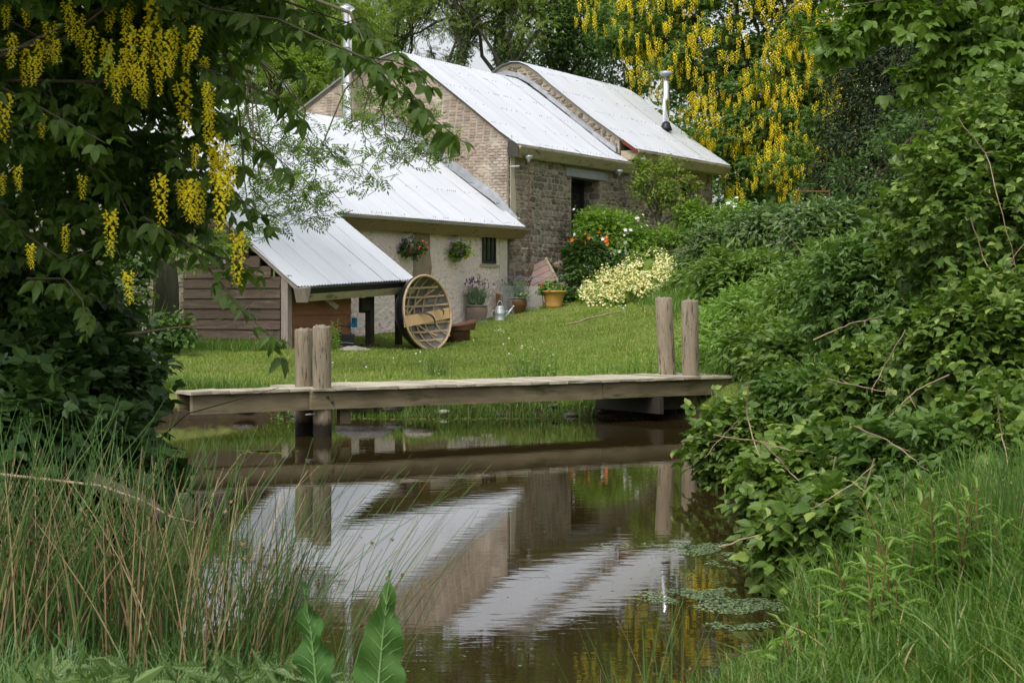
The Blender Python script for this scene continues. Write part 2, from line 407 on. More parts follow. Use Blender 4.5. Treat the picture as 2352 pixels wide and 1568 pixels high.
def water_mat():
    m, nt, nd, lk = mat_new('pond_water')
    g = nd.new("ShaderNodeNewGeometry"); pos = g.outputs['Position']
    p = nd.new("ShaderNodeBsdfPrincipled")
    col = _mix(nd, lk, _noise(nd, lk, .5, 3, .5, pos), (.024, .0165, .006), (.033, .0225, .008))
    lk.new(col, p.inputs['Base Color'])
    p.inputs['Roughness'].default_value = .015; p.inputs['IOR'].default_value = 1.38
    p.inputs['Specular IOR Level'].default_value = .5
    mp = nd.new("ShaderNodeMapping"); mp.inputs['Scale'].default_value = (1.0, 3.2, 1); mp.inputs['Rotation'].default_value = (0, 0, math.radians(-9))
    lk.new(pos, mp.inputs['Vector'])
    h1 = _noise(nd, lk, 2.6, 2, .5, mp.outputs[0])
    mp2 = nd.new("ShaderNodeMapping"); mp2.inputs['Scale'].default_value = (1.0, 2.4, 1)
    lk.new(pos, mp2.inputs['Vector'])
    h2 = _noise(nd, lk, 11, 2, .5, mp2.outputs[0])
    patch = _ramp(nd, lk, _noise(nd, lk, .22, 2, .5, pos), .38, .62)
    h = _math(nd, lk, 'ADD', _math(nd, lk, 'MULTIPLY', h1, .00052), _math(nd, lk, 'MULTIPLY', _math(nd, lk, 'MULTIPLY', h2, patch), .00015))
    b = nd.new("ShaderNodeBump"); b.inputs['Strength'].default_value = 1.0; b.inputs['Distance'].default_value = 1.0
    lk.new(h, b.inputs['Height']); lk.new(b.outputs[0], p.inputs['Normal'])
    o = nd.new("ShaderNodeOutputMaterial"); lk.new(p.outputs[0], o.inputs[0])
    return m
M['water'] = water_mat()

# ------------------------------------------------------------------ terrain
POND = np.array([(-6.5, 21.5), (-5.3, 22.7), (-3.6, 23.2), (-2.4, 23.55), (-.8, 23.45), (.8, 23.6), (1.9, 23.2), (2.9, 22.6), (2.9, 20.5),
                 (2.25, 18), (1.95, 15), (1.75, 12.7), (1.5, 10.4), (1.38, 8.8), (1.22, 7.9), (.92, 7.1), (.52, 6.3), (.36, 5.1), (-.34, 5.1), (-.55, 6.5), (-1.3, 7.1), (-2.3, 8.2),
                 (-3.1, 10.5), (-3.9, 14), (-5.2, 18)], float)
def pond_dist(x, y):
    """positive outside the water's edge"""
    x = np.atleast_1d(np.asarray(x, float)); y = np.atleast_1d(np.asarray(y, float))
    d2 = np.full(x.shape, 1e9); inside = np.zeros(x.shape, bool)
    n = len(POND)
    for k in range(n):
        a = POND[k]; b = POND[(k + 1) % n]; e = b - a
        t = np.clip(((x - a[0]) * e[0] + (y - a[1]) * e[1]) / (e @ e), 0, 1)
        d2 = np.minimum(d2, (x - a[0] - t * e[0]) ** 2 + (y - a[1] - t * e[1]) ** 2)
        c = (a[1] > y) != (b[1] > y)
        with np.errstate(divide='ignore', invalid='ignore'):
            xi = (b[0] - a[0]) * (y - a[1]) / (b[1] - a[1] + 1e-12) + a[0]
        inside ^= c & (x < xi)
    d = np.sqrt(d2)
    return np.where(inside, -d, d)
CP = np.array([(0, 2, .35), (-3, 4, .5), (3, 4, .5), (-.5, 6.6, .22), (1.0, 6.6, .28), (2.2, 7.5, .35), (3.5, 9, .7), (-2.5, 7, .35), (-4.5, 9, .6),
               (-5.5, 14, .6), (-7, 20, .6), (3.6, 14, .8), (5, 18, 1.1), (2.8, 16, .45), (4, 22, .75), (3.2, 25, .5), (0, 24, .33), (-3, 24, .33), (-6, 25, .45),
               (0, 28, .40), (-3, 29, .45), (-4.2, 34, .60), (-1.8, 37.3, .52), (1.3, 33, .62), (3, 31, .85), (4.8, 31, 1.5), (-6, 37, .6), (-3.5, 40.5, .76), (-.9, 44.4, 1.0), (0, 46.5, 1.25),
               (1.1, 46.5, 1.42), (2.6, 46.6, 1.56), (1.3, 40, .98), (3.3, 44, 1.29), (3.5, 46, 1.6), (4.6, 43, 1.9), (4.5, 49.5, 2.75), (3.0, 49.4, 2.75), (2.0, 49.0, 1.8), (6, 52, 3.0), (6.4, 38, 2.2), (5.4, 45, 2.4),
               (9, 46, 3.0), (8, 30, 2.3), (9, 20, 2.0), (8, 58, 3.3), (-8, 45, 1.0), (-14, 40, 1.0), (-10, 60, 2.5), (0, 70, 3.2), (14, 70, 4.0), (-25, 70, 3.0),
               (25, 60, 4), (-25, 20, 1), (25, 20, 2.5), (0, 110, 4), (-60, 110, 4), (60, 110, 5), (-60, 0, 1), (60, 0, 2), (0, -20, .5)], float)
_D = np.sqrt(((CP[:, None, :2] - CP[None, :, :2]) ** 2).sum(-1) + .3)
_Wt = np.linalg.solve(_D + np.eye(len(CP)) * -.02, CP[:, 2] - 1.0)
def ground(x, y):
    x = np.atleast_1d(np.asarray(x, float)); y = np.atleast_1d(np.asarray(y, float))
    b = np.full(x.shape, 1.0)
    for k in range(len(CP)):
        b = b + _Wt[k] * np.sqrt((x - CP[k, 0]) ** 2 + (y - CP[k, 1]) ** 2 + .3)
    b = np.maximum(b, .16)
    d = pond_dist(x, y)
    bump = .025 * np.sin(x * 2.3 + 1.1 * np.sin(y * 1.7)) * np.sin(y * 2.1 + .7 * x) + .012 * np.sin(x * 7.1 + y * 3) * np.sin(y * 6.3)
    h = np.where(d > 0, (b + bump) * (1 - np.exp(-np.maximum(d, 0) / np.where((x > .9) & (y < 20), .75, np.where(y < 9, .45, .28)))) + .0, np.maximum(d * .55, -.7) - .02)
    return h
def G(x, y): return float(ground(x, y)[0])

xs = np.unique(np.concatenate([np.arange(-9, 11, .16), np.arange(-60, -9, 1.7), np.arange(11, 60, 1.7), [-900, -400, -200, -110, 110, 200, 400, 900]]))
ys = np.unique(np.concatenate([np.arange(3, 27, .16), np.arange(27, 62, .3), np.arange(-30, 3, 1.5), np.arange(62, 130, 3), [-300, 160, 220, 400, 900]]))
GX, GY = np.meshgrid(xs, ys)
GZ = ground(np.clip(GX.ravel(), -70, 70), np.clip(GY.ravel(), -40, 130))
nx, ny = len(xs), len(ys)
I = np.arange(nx * ny).reshape(ny, nx)
Fg = np.stack([I[:-1, :-1].ravel(), I[:-1, 1:].ravel(), I[1:, 1:].ravel(), I[1:, :-1].ravel()], 1)
g = add_np('ground', np.stack([GX.ravel(), GY.ravel(), GZ], 1), Fg, M['ground'], smooth=True, origin=(0, 0, 0))
g['kind'] = 'structure'
w = MB(); w.f(w.v(-8, 5, 0), w.v(5, 5, 0), w.v(5, 26, 0), w.v(-8, 26, 0))
w = w.build('pond_water', M['water'], origin=(0, 0, 0)); w['kind'] = 'structure'
# ------------------------------------------------------------------ masonry
def interp(prof, v):
    """height of a profile [(v,z)...] at v"""
    for (a, za), (b, zb) in zip(prof[:-1], prof[1:]):
        if a <= v <= b: return za + (zb - za) * (v - a) / (b - a + 1e-9)
    return prof[0][1] if v < prof[0][0] else prof[-1][1]
def stone_geo(x0, x1, z0, z1, proud, gap, jit, rounded=True):
    """outline in wall coordinates, back at depth 0, face at depth -proud"""
    x0 += gap; x1 -= gap; z0 += gap; z1 -= gap
    w, h = x1 - x0, z1 - z0
    if w < .02 or h < .015: return None
    if rounded:
        c = min(w, h) * .28
        o = [(x0 + c, z0), (x1 - c, z0), (x1, z0 + c), (x1, z1 - c), (x1 - c, z1), (x0 + c, z1), (x0, z1 - c), (x0, z0 + c)]
    else:
        o = [(x0, z0), (x1, z0), (x1, z1), (x0, z1)]
    o = [(a + random.uniform(-jit, jit), b + random.uniform(-jit, jit)) for a, b in o]
    n = len(o); cx, cz = (x0 + x1) / 2, (z0 + z1) / 2; k = 1 - .012 / max(min(w, h) / 2, .02)
    V = [(a, .004, b) for a, b in o] + [(cx + (a - cx) * k, -proud + random.uniform(-.004, .004), cz + (b - cz) * k) for a, b in o]
    F = [tuple(range(n, 2 * n))] + [(i, (i + 1) % n, n + (i + 1) % n, n + i) for i in range(n)]
    return V, F
def masonry(parent, tf, x0, x1, z0, z1, inside, rows, width, mat, piece, stuffname, limit=300, gap=.008, jit=.012, proud=(.01, .035),
            rounded=True, big_first=True, prefer=None):
    """coursed pieces where inside(x, z) holds; the first `limit` are parts, the rest one joined part"""
    out = []; z = z0; r = 0
    while z < z1:
        h = random.uniform(*rows); zt = min(z + h, z1)
        xx = np.arange(x0, x1 + .001, .02)
        ok = [inside(a, z + .01) and inside(a, zt - .01) for a in xx]
        k = 0
        while k < len(xx):
            if ok[k]:
                q = k
                while q + 1 < len(xx) and ok[q + 1]: q += 1
                a, b = xx[k], xx[q]; k = q + 1
                if b - a < .05: continue
                cuts = [a]; first = True
                while cuts[-1] < b:
                    s = random.uniform(*width)
                    if first and not rounded and r % 2: s *= .5
                    first = False
                    cuts.append(min(cuts[-1] + s, b))
                if len(cuts) > 2 and cuts[-1] - cuts[-2] < width[0] * .5: cuts.pop(-2)
                for c0, c1 in zip(cuts[:-1], cuts[1:]):
                    if rounded and h > rows[1] * .8 and random.random() < .3:
                        zm = z + h * random.uniform(.4, .6)
                        pp = [(c0, c1, z, zm), (c0, c1, zm, zt)]
                    else: pp = [(c0, c1, z, zt)]
                    for p in pp: out.append(p)
            else: k += 1
        z = zt; r += 1
    if prefer: out.sort(key=lambda p: (0 if prefer((p[0] + p[1]) / 2, (p[2] + p[3]) / 2) else 1, -(p[1] - p[0]) * (p[3] - p[2])))
    elif big_first: out.sort(key=lambda p: -(p[1] - p[0]) * (p[3] - p[2]))
    rest = MB(tf)
    for k, p in enumerate(out):
        geo = stone_geo(*p, random.uniform(*proud), gap, jit, rounded)
        if geo is None: continue
        tgt = MB(tf) if k < limit else rest
        b = len(tgt.V)
        for v in geo[0]: tgt.v(*v)
        for f in geo[1]: tgt.f(*[b + i for i in f])
        if k < limit: tgt.build(piece, mat, parent)
    if rest.F:
        o = rest.build(stuffname, mat, parent); o['kind'] = 'stuff'

def roof_sheets(parent, u0, u1, prof0, prof1, n, amp=.014, pitch=.1, lift=.0, name='roof_sheet', rows=None):
    """corrugated sheets side by side, each lapped over the next; prof0/prof1 are the (v,z) lines at u0 and u1"""
    P0 = np.array(prof0, float); P1 = np.array(prof1, float)
    w = (u1 - u0) / n
    for k in range(n):
        a, b = u0 + k * w - .03, u0 + (k + 1) * w + .03
        if k == 0: a = u0
        if k == n - 1: b = u1
        m = int((b - a) / pitch * 6) + 1
        us = np.linspace(a, b, m)
        t = np.clip((us - u0) / (u1 - u0), 0, 1)[:, None]
        V = []
        wob = random.uniform(-.006, .006)
        for i in range(len(P0)):
            vz = P0[i] * (1 - t) + P1[i] * t
            zz = vz[:, 1] + amp * np.sin(us * 2 * math.pi / pitch) + lift + .006 * (b - us) / (b - a) + wob * (i % 2)
            vv = vz[:, 0] + (random.uniform(-.012, .012) if i == 0 else 0)
            V.append(HC[None, :] + np.outer(us, HU) + np.outer(vv, HV) + np.outer(zz, [0, 0, 1]))
        V = np.concatenate(V)
        q = np.arange(len(P0) * m).reshape(len(P0), m)
        F = np.stack([q[:-1, :-1].ravel(), q[:-1, 1:].ravel(), q[1:, 1:].ravel(), q[1:, :-1].ravel()], 1)
        add_np(name, V, F, M['sheet'], parent, smooth=True)
def screws(parent, u0, u1, prof0, prof1, fr, step=.1):
    """short rows of roofing screws along each purlin"""
    b = MB()
    P0 = np.array(prof0, float); P1 = np.array(prof1, float)
    for f in fr:
        u = u0 + .1
        while u < u1 - .05:
            if random.random() < .42:
                t = (u - u0) / (u1 - u0); P = P0 * (1 - t) + P1 * t
                s = np.concatenate([[0], np.cumsum(np.sqrt((np.diff(P, axis=0) ** 2).sum(1)))]); s /= s[-1]
                v = np.interp(f, s, P[:, 0]); z = np.interp(f, s, P[:, 1])
                c = W(u, v, z + .03)
                b.box(c[0] - .008, c[0] + .008, c[1] - .008, c[1] + .008, c[2] - .03, c[2] + .003)
            u += step * random.choice([1, 1, 1, 3])
    o = b.build('roof_screws', M['lead'], parent); o['kind'] = 'stuff'
def densify(prof, d=.5):
    out = [prof[0]]
    for a, b in zip(prof[:-1], prof[1:]):
        n = max(1, int(math.hypot(b[0] - a[0], b[1] - a[1]) / d))
        for k in range(1, n + 1): out.append((a[0] + (b[0] - a[0]) * k / n, a[1] + (b[1] - a[1]) * k / n))
    return out
def roof_slab(parent, u0, u1, prof, th, mat, name='roof_deck', drop=.03):
    b = MB(W)
    top = [(v, z - drop) for v, z in prof]; bot = [(v, z - drop - th) for v, z in prof][::-1]
    b.prism(top + bot, u0, u1)
    return b.build(name, mat, parent)

# ================================================================== 1 the low cottage with the catslide lean-to
R1 = [(-.55, 3.52), (.30, 4.12), (1.91, 5.26), (3.20, 6.16), (3.62, 6.36), (4.05, 6.45), (4.45, 6.40), (4.9, 6.20), (6.6, 5.0), (8.2, 3.9)]
U1a, U1b = -13.1, -.02
cot = empty('cottage', W(-6.5, 3, .6), 'low cottage with pink rendered wall and long corrugated metal roof', 'cottage')
# walls
b = MB(W); b.box(-8.6, -.28, -.10, .32, .3, 3.42); wall = b.build('front_wall', M['render'], cot)
b = MB(W)
gp = [(.05, .0), (8.0, .0)] + [(v, z - .12) for v, z in R1[::-1] if .05 <= v <= 8.0] + [(.05, 3.85)]
n = len(gp); a0 = [b.v(-12.75, y, z) for y, z in gp]; a1 = [b.v(-12.35, y, z) for y, z in gp]
b.f(*a0[::-1]); b.f(*a1)
for k in range(n): b.f(a0[k], a0[(k + 1) % n], a1[(k + 1) % n], a1[k])
endw = b.build('end_wall', M['mortar'], cot)
b = MB(W); b.box(-12.3, -.3, 7.6, 8.0, .0, 4.0); b.build('back_wall', M['mortar'], cot)
# bare strip where the render has come away
b = MB(W)
L = []; Rr = []
for k in range(14):
    z = .75 + k * .205; L.append((-4.86 + random.uniform(-.05, .05) - .012 * k, z)); Rr.append((-4.05 + random.uniform(-.04, .04) - .01 * k, z))
b.slab(L + Rr[::-1], -.112, -.05); b.build('bare_patch', M['bare'], cot)
# lighter quoin end of the wall
b = MB(W); b.slab([(-.72, .6), (-.27, .6), (-.27, 3.41), (-.66, 3.41), (-.70, 2.4), (-.78, 1.7)], -.118, -.06)
b.build('wall_end', M['render_pale'], cot)
# rubble of the far end wall seen past the trunk
def in_end(x, z): return .1 < x < 7.9 and z < interp(R1, x) - .2
masonry(cot, lambda x, y, z: W(-12.755 + y, x, z), .1, 7.9, .3, 6.2, in_end, (.10, .19), (.14, .34), M['stone'], 'stone', 'stone_facing', 160, jit=.02,
        prefer=lambda x, z: x < 4.5 and z < 3.4)
# small window in the pink wall
b = MB(W); b.box(-1.66, -.80, -.122, -.085, 2.50, 3.36); win = b.build('window', M['render_pale'], cot)
b = MB(W); b.box(-1.64, -.96, -.135, -.123, 2.56, 3.34); p = b.build('pane', M['glass'], win)
b = MB(W)
for x in (-1.64, -1.42, -1.20, -1.00): b.box(x, x + .045, -.16, -.136, 2.56, 3.34)
b.box(-1.66, -.94, -.162, -.137, 2.53, 2.58); b.box(-1.66, -.94, -.162, -.137, 3.30, 3.35)
b.build('frame', M['dark_frame'], win)
b = MB(W); b.box(-1.72, -.74, -.15, -.09, 2.44, 2.497); b.build('sill', M['concrete'], win)
# roofs
LT = [(-2.62, 2.02), (-2.1, 2.40), (-1.5, 2.82), (-1.0, 3.17), (-.55, 3.50)]        # catslide at its right verge
LL = [(-2.58, 1.83), (-2.1, 2.17), (-1.5, 2.62), (-1.0, 3.02), (-.55, 3.40)]        # at its left verge
d1 = densify(R1)
roof_slab(cot, -8.8, -.05, R1, .10, M['fascia_brown'])
roof_sheets(cot, -8.82, U1b, d1, d1, 16)
full0 = densify(LL[:-1] + [(-.5, 3.46)] + R1[1:]); full1 = densify(LT[:-1] + [(-.5, 3.55)] + R1[1:])
m_ = min(len(full0), len(full1))
def resamp(P, n):
    P = np.array(P); s = np.concatenate([[0], np.cumsum(np.sqrt((np.diff(P, axis=0) ** 2).sum(1)))])
    t = np.linspace(0, s[-1], n); return [(float(np.interp(q, s, P[:, 0])), float(np.interp(q, s, P[:, 1]))) for q in t]
full0 = resamp(LL[:-1] + [(-.5, 3.44)] + R1[1:], 30); full1 = resamp(LT[:-1] + [(-.5, 3.54)] + R1[1:], 30)
roof_sheets(cot, U1a, -8.82, full0, full1, 7)
roof_slab(cot, -12.98, -8.84, [p for p in full0 if p[0] > -.5], .10, M['fascia_brown'], 'roof_deck', .06)
screws(cot, -8.7, -.1, R1[:6], R1[:6], (.02, .28, .52, .76, .96))
# lead flashing against the barn gable
fl = [(-.30, 3.62), (.25, 4.22), (1.91, 5.36), (3.22, 6.27), (3.7, 6.5), (4.3, 6.56)]
for k in range(len(fl) - 1):
    for t0, t1 in ((0, .5), (.5, 1.0)):
        (va, za), (vb, zb) = fl[k], fl[k + 1]
        v0, z0, v1, z1 = va + (vb - va) * t0, za + (zb - za) * t0, va + (vb - va) * t1, za + (zb - za) * t1
        b = MB(W); o = random.uniform(.0, .012)
        b.prism([(v0, z0 - .1), (v1 + .03, z1 - .1), (v1 + .03, z1 + .16 + o), (v0, z0 + .16 + o)], -.05 - o, -.012)
        b.prism([(v0, z0 - .07 + o), (v1 + .03, z1 - .07 + o), (v1 + .03, z1 - .05 + o), (v0, z0 - .05 + o)], -.24, -.052 - o)
        b.build('flashing', M['lead'], cot)
# eaves: timber box gutter
b = MB(W); b.prism([(-.60, 3.46), (-.60, 3.42), (-.34, 3.20), (-.12, 3.20), (-.12, 3.44)], -8.75, .12); b.build('eaves_board', M['fascia_brown'], cot)
b = MB(W); b.prism([(-.66, 3.475), (-.64, 3.43), (-.58, 3.43), (-.58, 3.475)], -8.75, .14); b.build('gutter', M['lead'], cot)
b = MB(W); b.prism([(-.55, 3.38), (-.55, 3.52), (.3, 4.10), (.3, 3.96)], -.10, -.06); b.build('barge_board', M['grey_wood'], cot)

# lean-to shed
shed = empty('lean_to_shed', W(-11, -1.2, .55), 'brown boarded lean-to shed with open porch under the low metal roof', 'shed')
roof_slab(shed, -12.98, -8.9, [(v, z - .05) for v, z in LL], .05, M['fascia_brown'], 'roof_deck', .0)
b = MB(W); b.prism([(-2.60, 1.90), (-2.60, 2.03), (-.50, 3.50), (-.50, 3.37)], -8.88, -8.80); b.build('barge_board', M['grey_wood'], shed)
b = MB(W); b.prism([(-2.56, 1.72), (-2.56, 1.81), (-.55, 3.37), (-.55, 3.26)], -13.08, -13.02); b.build('barge_board', M['grey_wood'], shed)
# eaves trough: black gutter on a timber beam
def eave_z(u): return 1.82 + (u + 13.06) / 4.3 * .19
b = MB(W)
for ua, ub in ((-13.06, -8.8),):
    for (pv, dz0, dz1) in (((-2.74, -2.58), -.02, -.12),):
        i = [b.v(u, v, eave_z(u) + z) for u in (ua, ub) for v, z in ((-2.76, -.02), (-2.70, -.13), (-2.56, -.13), (-2.56, -.02))]
        b.f(0, 1, 2, 3); b.f(7, 6, 5, 4)
        for k in range(4): b.f(k, 4 + k, 4 + (k + 1) % 4, (k + 1) % 4)
b.build('gutter', M['black_plastic'], shed)
b = MB(W)
i = [b.v(u, v, eave_z(u) + z) for u in (-13.0, -8.82) for v, z in ((-2.72, -.14), (-2.62, -.29), (-2.50, -.29), (-2.50, -.14))]
b.f(0, 1, 2, 3); b.f(7, 6, 5, 4)
for k in range(4): b.f(k, 4 + k, 4 + (k + 1) % 4, (k + 1) % 4)
b.build('eaves_beam', M['fascia'], shed)
b = MB(W); b.slab([(-13.14, 1.80), (-12.93, 1.83), (-13.05, 1.52)], -2.78, -2.50); b.build('gutter_end', M['grey_wood'], shed)
# end boards, lapped, under the verge
z = .58; k = 0
while z < 3.1:
    h = .205
    vr = -2.10
    if z + h > 2.0: vr = max(vr, np.interp(z + h, [p[1] - .12 for p in LL], [p[0] for p in LL]))
    b = MB(W)
    a = -13.02 + .02
    hole = 2.36 < z + h / 2 < 2.78
    segs = [(vr, .34)] if not hole else [(vr, -.72), (-.10, .34)]
    for s0, s1 in segs:
        if s1 - s0 < .05: continue
        i = [b.v(a + x, v, zz) for v in (s0, s1) for x, zz in ((-.055, z), (-.02, z + h + .02), (.02, z + h + .02), (.02, z))]
        b.f(0, 1, 2, 3); b.f(7, 6, 5, 4)
        for q in range(4): b.f(q, 4 + q, 4 + (q + 1) % 4, (q + 1) % 4)
    if b.F: b.build('cladding_board', M['cladding'], shed)
    z += h; k += 1
b = MB(W); b.box(-12.985, -12.96, -.75, -.05, 2.36, 2.80); w2 = b.build('window', M['glass'], shed)
b = MB(W); b.box(-13.07, -12.98, -.76, -.72, 2.34, 2.80); b.box(-13.07, -12.98, -.10, -.06, 2.34, 2.80); b.box(-13.09, -12.98, -.80, -.02, 2.30, 2.345)
b.build('frame', M['grey_wood'], w2)
# front boards of the enclosed part
z = .58
while z < 1.62:
    b = MB(W); h = .23
    i = [b.v(u, v, zz) for u in (-12.90, -10.62) for v, zz in ((-2.155, z), (-2.12, z + h + .02), (-2.08, z + h + .02), (-2.08, z))]
    b.f(0, 1, 2, 3); b.f(7, 6, 5, 4)
    for q in range(4): b.f(q, 4 + q, 4 + (q + 1) % 4, (q + 1) % 4)
    b.build('cladding_board', M['cladding_red'], shed); z += h
b = MB(W); b.box(-10.66, -10.60, -2.12, -.2, .55, 2.3); b.build('partition', M['cladding'], shed)
b = MB(W); b.box(-13.06, -12.92, -2.30, -2.14, .52, 2.06); b.build('post', M['grey_wood'], shed)
b = MB(W); b.box(-10.12, -9.98, -2.30, -2.16, .62, 1.72); b.box(-10.2, -9.9, -2.38, -2.08, .50, .64); b.build('post', M['black_wood'], shed)
b = MB(W); i = b.prism([(-2.3, 1.35), (-2.22, 1.3), (-2.22, 1.62), (-2.3, 1.62)], -10.45, -10.05) ; b.build('brace', M['black_wood'], shed)
b = MB(W); b.box(-9.0, -8.88, -2.30, -2.18, .6, 1.85); b.build('post', M['black_wood'], shed)
b = MB(); p0, p1 = W(-11.9, -2.3, 1.66), W(-11.55, -2.42, 1.42)
b.tube([p0, p1], .07, 4); b.build('brace', M['grey_wood'], shed)
b = MB(W); b.box(-10.75, -10.55, -2.22, -2.16, 1.02, 1.08); b.box(-10.60, -10.54, -2.24, -2.14, 1.0, 1.2)
b.build('hose_tap', M['blue_plastic'], shed)
# timber chute that carries the porch water away
ch = MB(W)
i = [ch.v(u, v, z) for (u, v, z) in ((-8.75, -2.55, 2.02), (-8.75, -2.35, 2.02), (-8.62, -3.05, 1.05), (-8.62, -2.85, 1.05))]
for dv in (0, .17):
    pts = [(-2.55 + dv, 1.95), (-2.55 + dv, 1.80), (-3.2 + dv, .95), (-3.2 + dv, 1.10)]
ch.V = []; ch.F = []; ch.M = []
q0, q1 = at(1022, 672, 38.2), at(1062, 738, 37.9); q2 = at(1062, 776, 37.9)
def bar(mb, a, b2, wx, wz):
    a = np.array(a); b2 = np.array(b2); i = []
    for p in (a, b2):
        for dx, dz in ((-wx, -wz), (wx, -wz), (wx, wz), (-wx, wz)): i.append(mb.v(p[0] + dx * .5, p[1] + dx, p[2] + dz))
    k = i[0]
    mb.f(k, k + 3, k + 2, k + 1); mb.f(k + 4, k + 5, k + 6, k + 7)
    for q in range(4): mb.f(k + q, k + (q + 1) % 4, k + 4 + (q + 1) % 4, k + 4 + q)
bar(ch, q0, q1, .10, .09); bar(ch, q1, q2, .10, .06)
o = ch.build('water_chute', M['grey_wood'])
props(o, 'sloping grey timber chute end poking out behind the round boat', 'chute')

# ================================================================== 2 the middle barn
R2 = [(-.34, 5.74), (.2, 6.10), (1.24, 6.90), (2.58, 7.90), (3.12, 8.27), (3.40, 8.43), (3.62, 8.44), (4.1, 8.30), (4.8, 8.07), (5.43, 7.82), (6.98, 6.93), (8.0, 6.3)]
barn = empty('barn', W(3.4, 4, 1), 'taller middle barn with bare brick gable and rubble stone front', 'barn')
def gable_slab(mb, prof, u0, u1, v0, v1, zb=0.0, drop=.06):
    gp = [(v0, zb), (v1, zb)] + [(v, z - drop) for v, z in prof[::-1] if v0 < v < v1]
    gp.insert(2, (v1, interp(prof, v1) - drop)); gp.append((v0, interp(prof, v0) - drop))
    mb.prism(gp, u0, u1)
b = MB(W); gable_slab(b, R2, 0, .4, .0, 7.6); b.build('gable_wall', M['mortar'], barn)
def in_g2(x, z): return .03 < x < 7.55 and z < interp(R2, x) - .10
masonry(barn, lambda x, y, z: W(-.0 + y, x, z), .0, 7.6, 3.3, 8.4, in_g2, (.079, .081), (.225, .235), M['brick'], 'brick', 'brick_facing', 300,
        gap=.0045, jit=.003, proud=(.006, .014), rounded=False, prefer=lambda x, z: z > interp(R1, x) + .2 and x < 3.6)
# front wall with a deep opening
O2 = (3.69, 5.62, 2.2, 5.12)
b = MB(W)
b.box(.0, O2[0], .0, .6, .4, 5.70); b.box(O2[1], 6.9, .0, .6, .4, 5.70); b.box(O2[0], O2[1], .0, .6, O2[3] + .02, 5.70); b.box(O2[0], O2[1], .0, .6, .4, O2[2])
b.build('front_wall', M['mortar'], barn)
def in_f2(x, z):
    if O2[0] - .02 < x < O2[1] + .02 and O2[2] < z < O2[3]: return False
    if O2[0] - .4 < x < O2[1] + .4 and O2[3] - .02 < z < O2[3] + .25: return False
    return True
masonry(barn, lambda x, y, z: W(x, y, z), .02, 6.84, .9, 5.62, in_f2, (.08, .21), (.12, .40), M['stone'], 'stone', 'stone_facing', 300, jit=.02,
        gap=.011, prefer=lambda x, z: 1.8 < z and not (x > 4 and z < 3.6))
masonry(barn, lambda x, y, z: W(O2[1] + y, x, z), .03, .60, 2.6, O2[3] - .02, lambda x, z: True, (.12, .26), (.18, .4), M['stone'], 'stone', 'jamb_stones', 40, jit=.015)
b = MB(W); b.box(O2[0] - .38, O2[1] + .38, -.045, .3, O2[3] - .01, O2[3] + .23); b.build('lintel', M['lead'], barn)
b = MB(W); b.box(O2[0], O2[1], .60, .64, O2[2], O2[3]); win = b.build('window', M['glass'], barn)
b = MB(W); b.box(O2[1] - .07, O2[1] - .01, .54, .598, O2[2], O2[3]); b.box(O2[0], O2[1] - .075, .54, .597, O2[3] - .08, O2[3] - .005); b.box(4.5, 4.56, .56, .598, O2[2], O2[3] - .09)
b.build('frame', M['dark_frame'], win)
b = MB(W); b.box(.1, 6.7, 7.2, 7.6, .4, 6.4); b.build('back_wall', M['mortar'], barn)
d2 = densify(R2, .45)
roof_slab(barn, .0, 6.8, R2, .09, M['fascia'])
roof_slab(barn, 6.8, 7.35, [(-.34, 5.74), (-.06, 5.93)], .09, M['fascia'], 'eaves_slab')
roof_sheets(barn, -.12, 6.80, d2, d2, 11)
e2 = [(-.34, 5.74), (-.2, 5.835), (-.05, 5.93)]
roof_sheets(barn, 6.80, 7.42, e2, e2, 1)
screws(barn, -.1, 6.75, R2[:7], R2[:7], (.03, .22, .42, .6, .8, .93, .985))
b = MB(W); b.prism([(-.42, 5.70), (-.42, 5.66), (-.22, 5.42), (-.03, 5.42), (-.03, 5.70)], -.05, 3.6); b.build('eaves_board', M['fascia'], barn)
b = MB(W); b.prism([(-.42, 5.70), (-.42, 5.66), (-.22, 5.42), (-.03, 5.42), (-.03, 5.70)], 3.62, 7.36); b.build('eaves_board', M['fascia'], barn)
b = MB(W); b.prism([(-.36, 5.42), (-.03, 5.42), (-.03, 5.86), (-.36, 5.66)], -.11, -.06); b.build('eaves_end', M['black_wood'], barn)
b = MB(W); b.box(-.04, .03, -.10, -.055, 5.88, 5.98); b.build('white_block', M['white_plastic'], barn)
# flashing up the next gable
f2 = [(.0, 6.14), (.75, 6.70), (1.5, 7.28), (2.3, 7.90), (2.9, 8.36), (3.3, 8.58), (3.75, 8.70), (4.2, 8.60), (4.6, 8.38)]
for (va, za), (vb, zb) in zip(f2[:-1], f2[1:]):
    b = MB(W); o = random.uniform(0, .02)
    b.prism([(va, za - .12), (vb + .04, zb - .12), (vb + .04, zb + .02 + o), (va, za + .02 + o)], 6.64 - o, 6.80)
    b.build('flashing', M['lead'], barn)
# slim overflow pipes poking from the corner
for z in (5.15, 3.75):
    b = MB(); b.tube([W(.06, .02, z), W(.10, -.28, z + .01)], .018, 8); b.build('overflow_pipe', M['white_plastic'], barn)
b = MB(W); b.slab([(.02, 3.4), (.30, 3.4), (.34, 4.2), (.24, 5.0), (.30, 5.6), (.02, 5.6)], -.05, -.038); b.build('rendered_corner', M['mortar_pale'], barn)

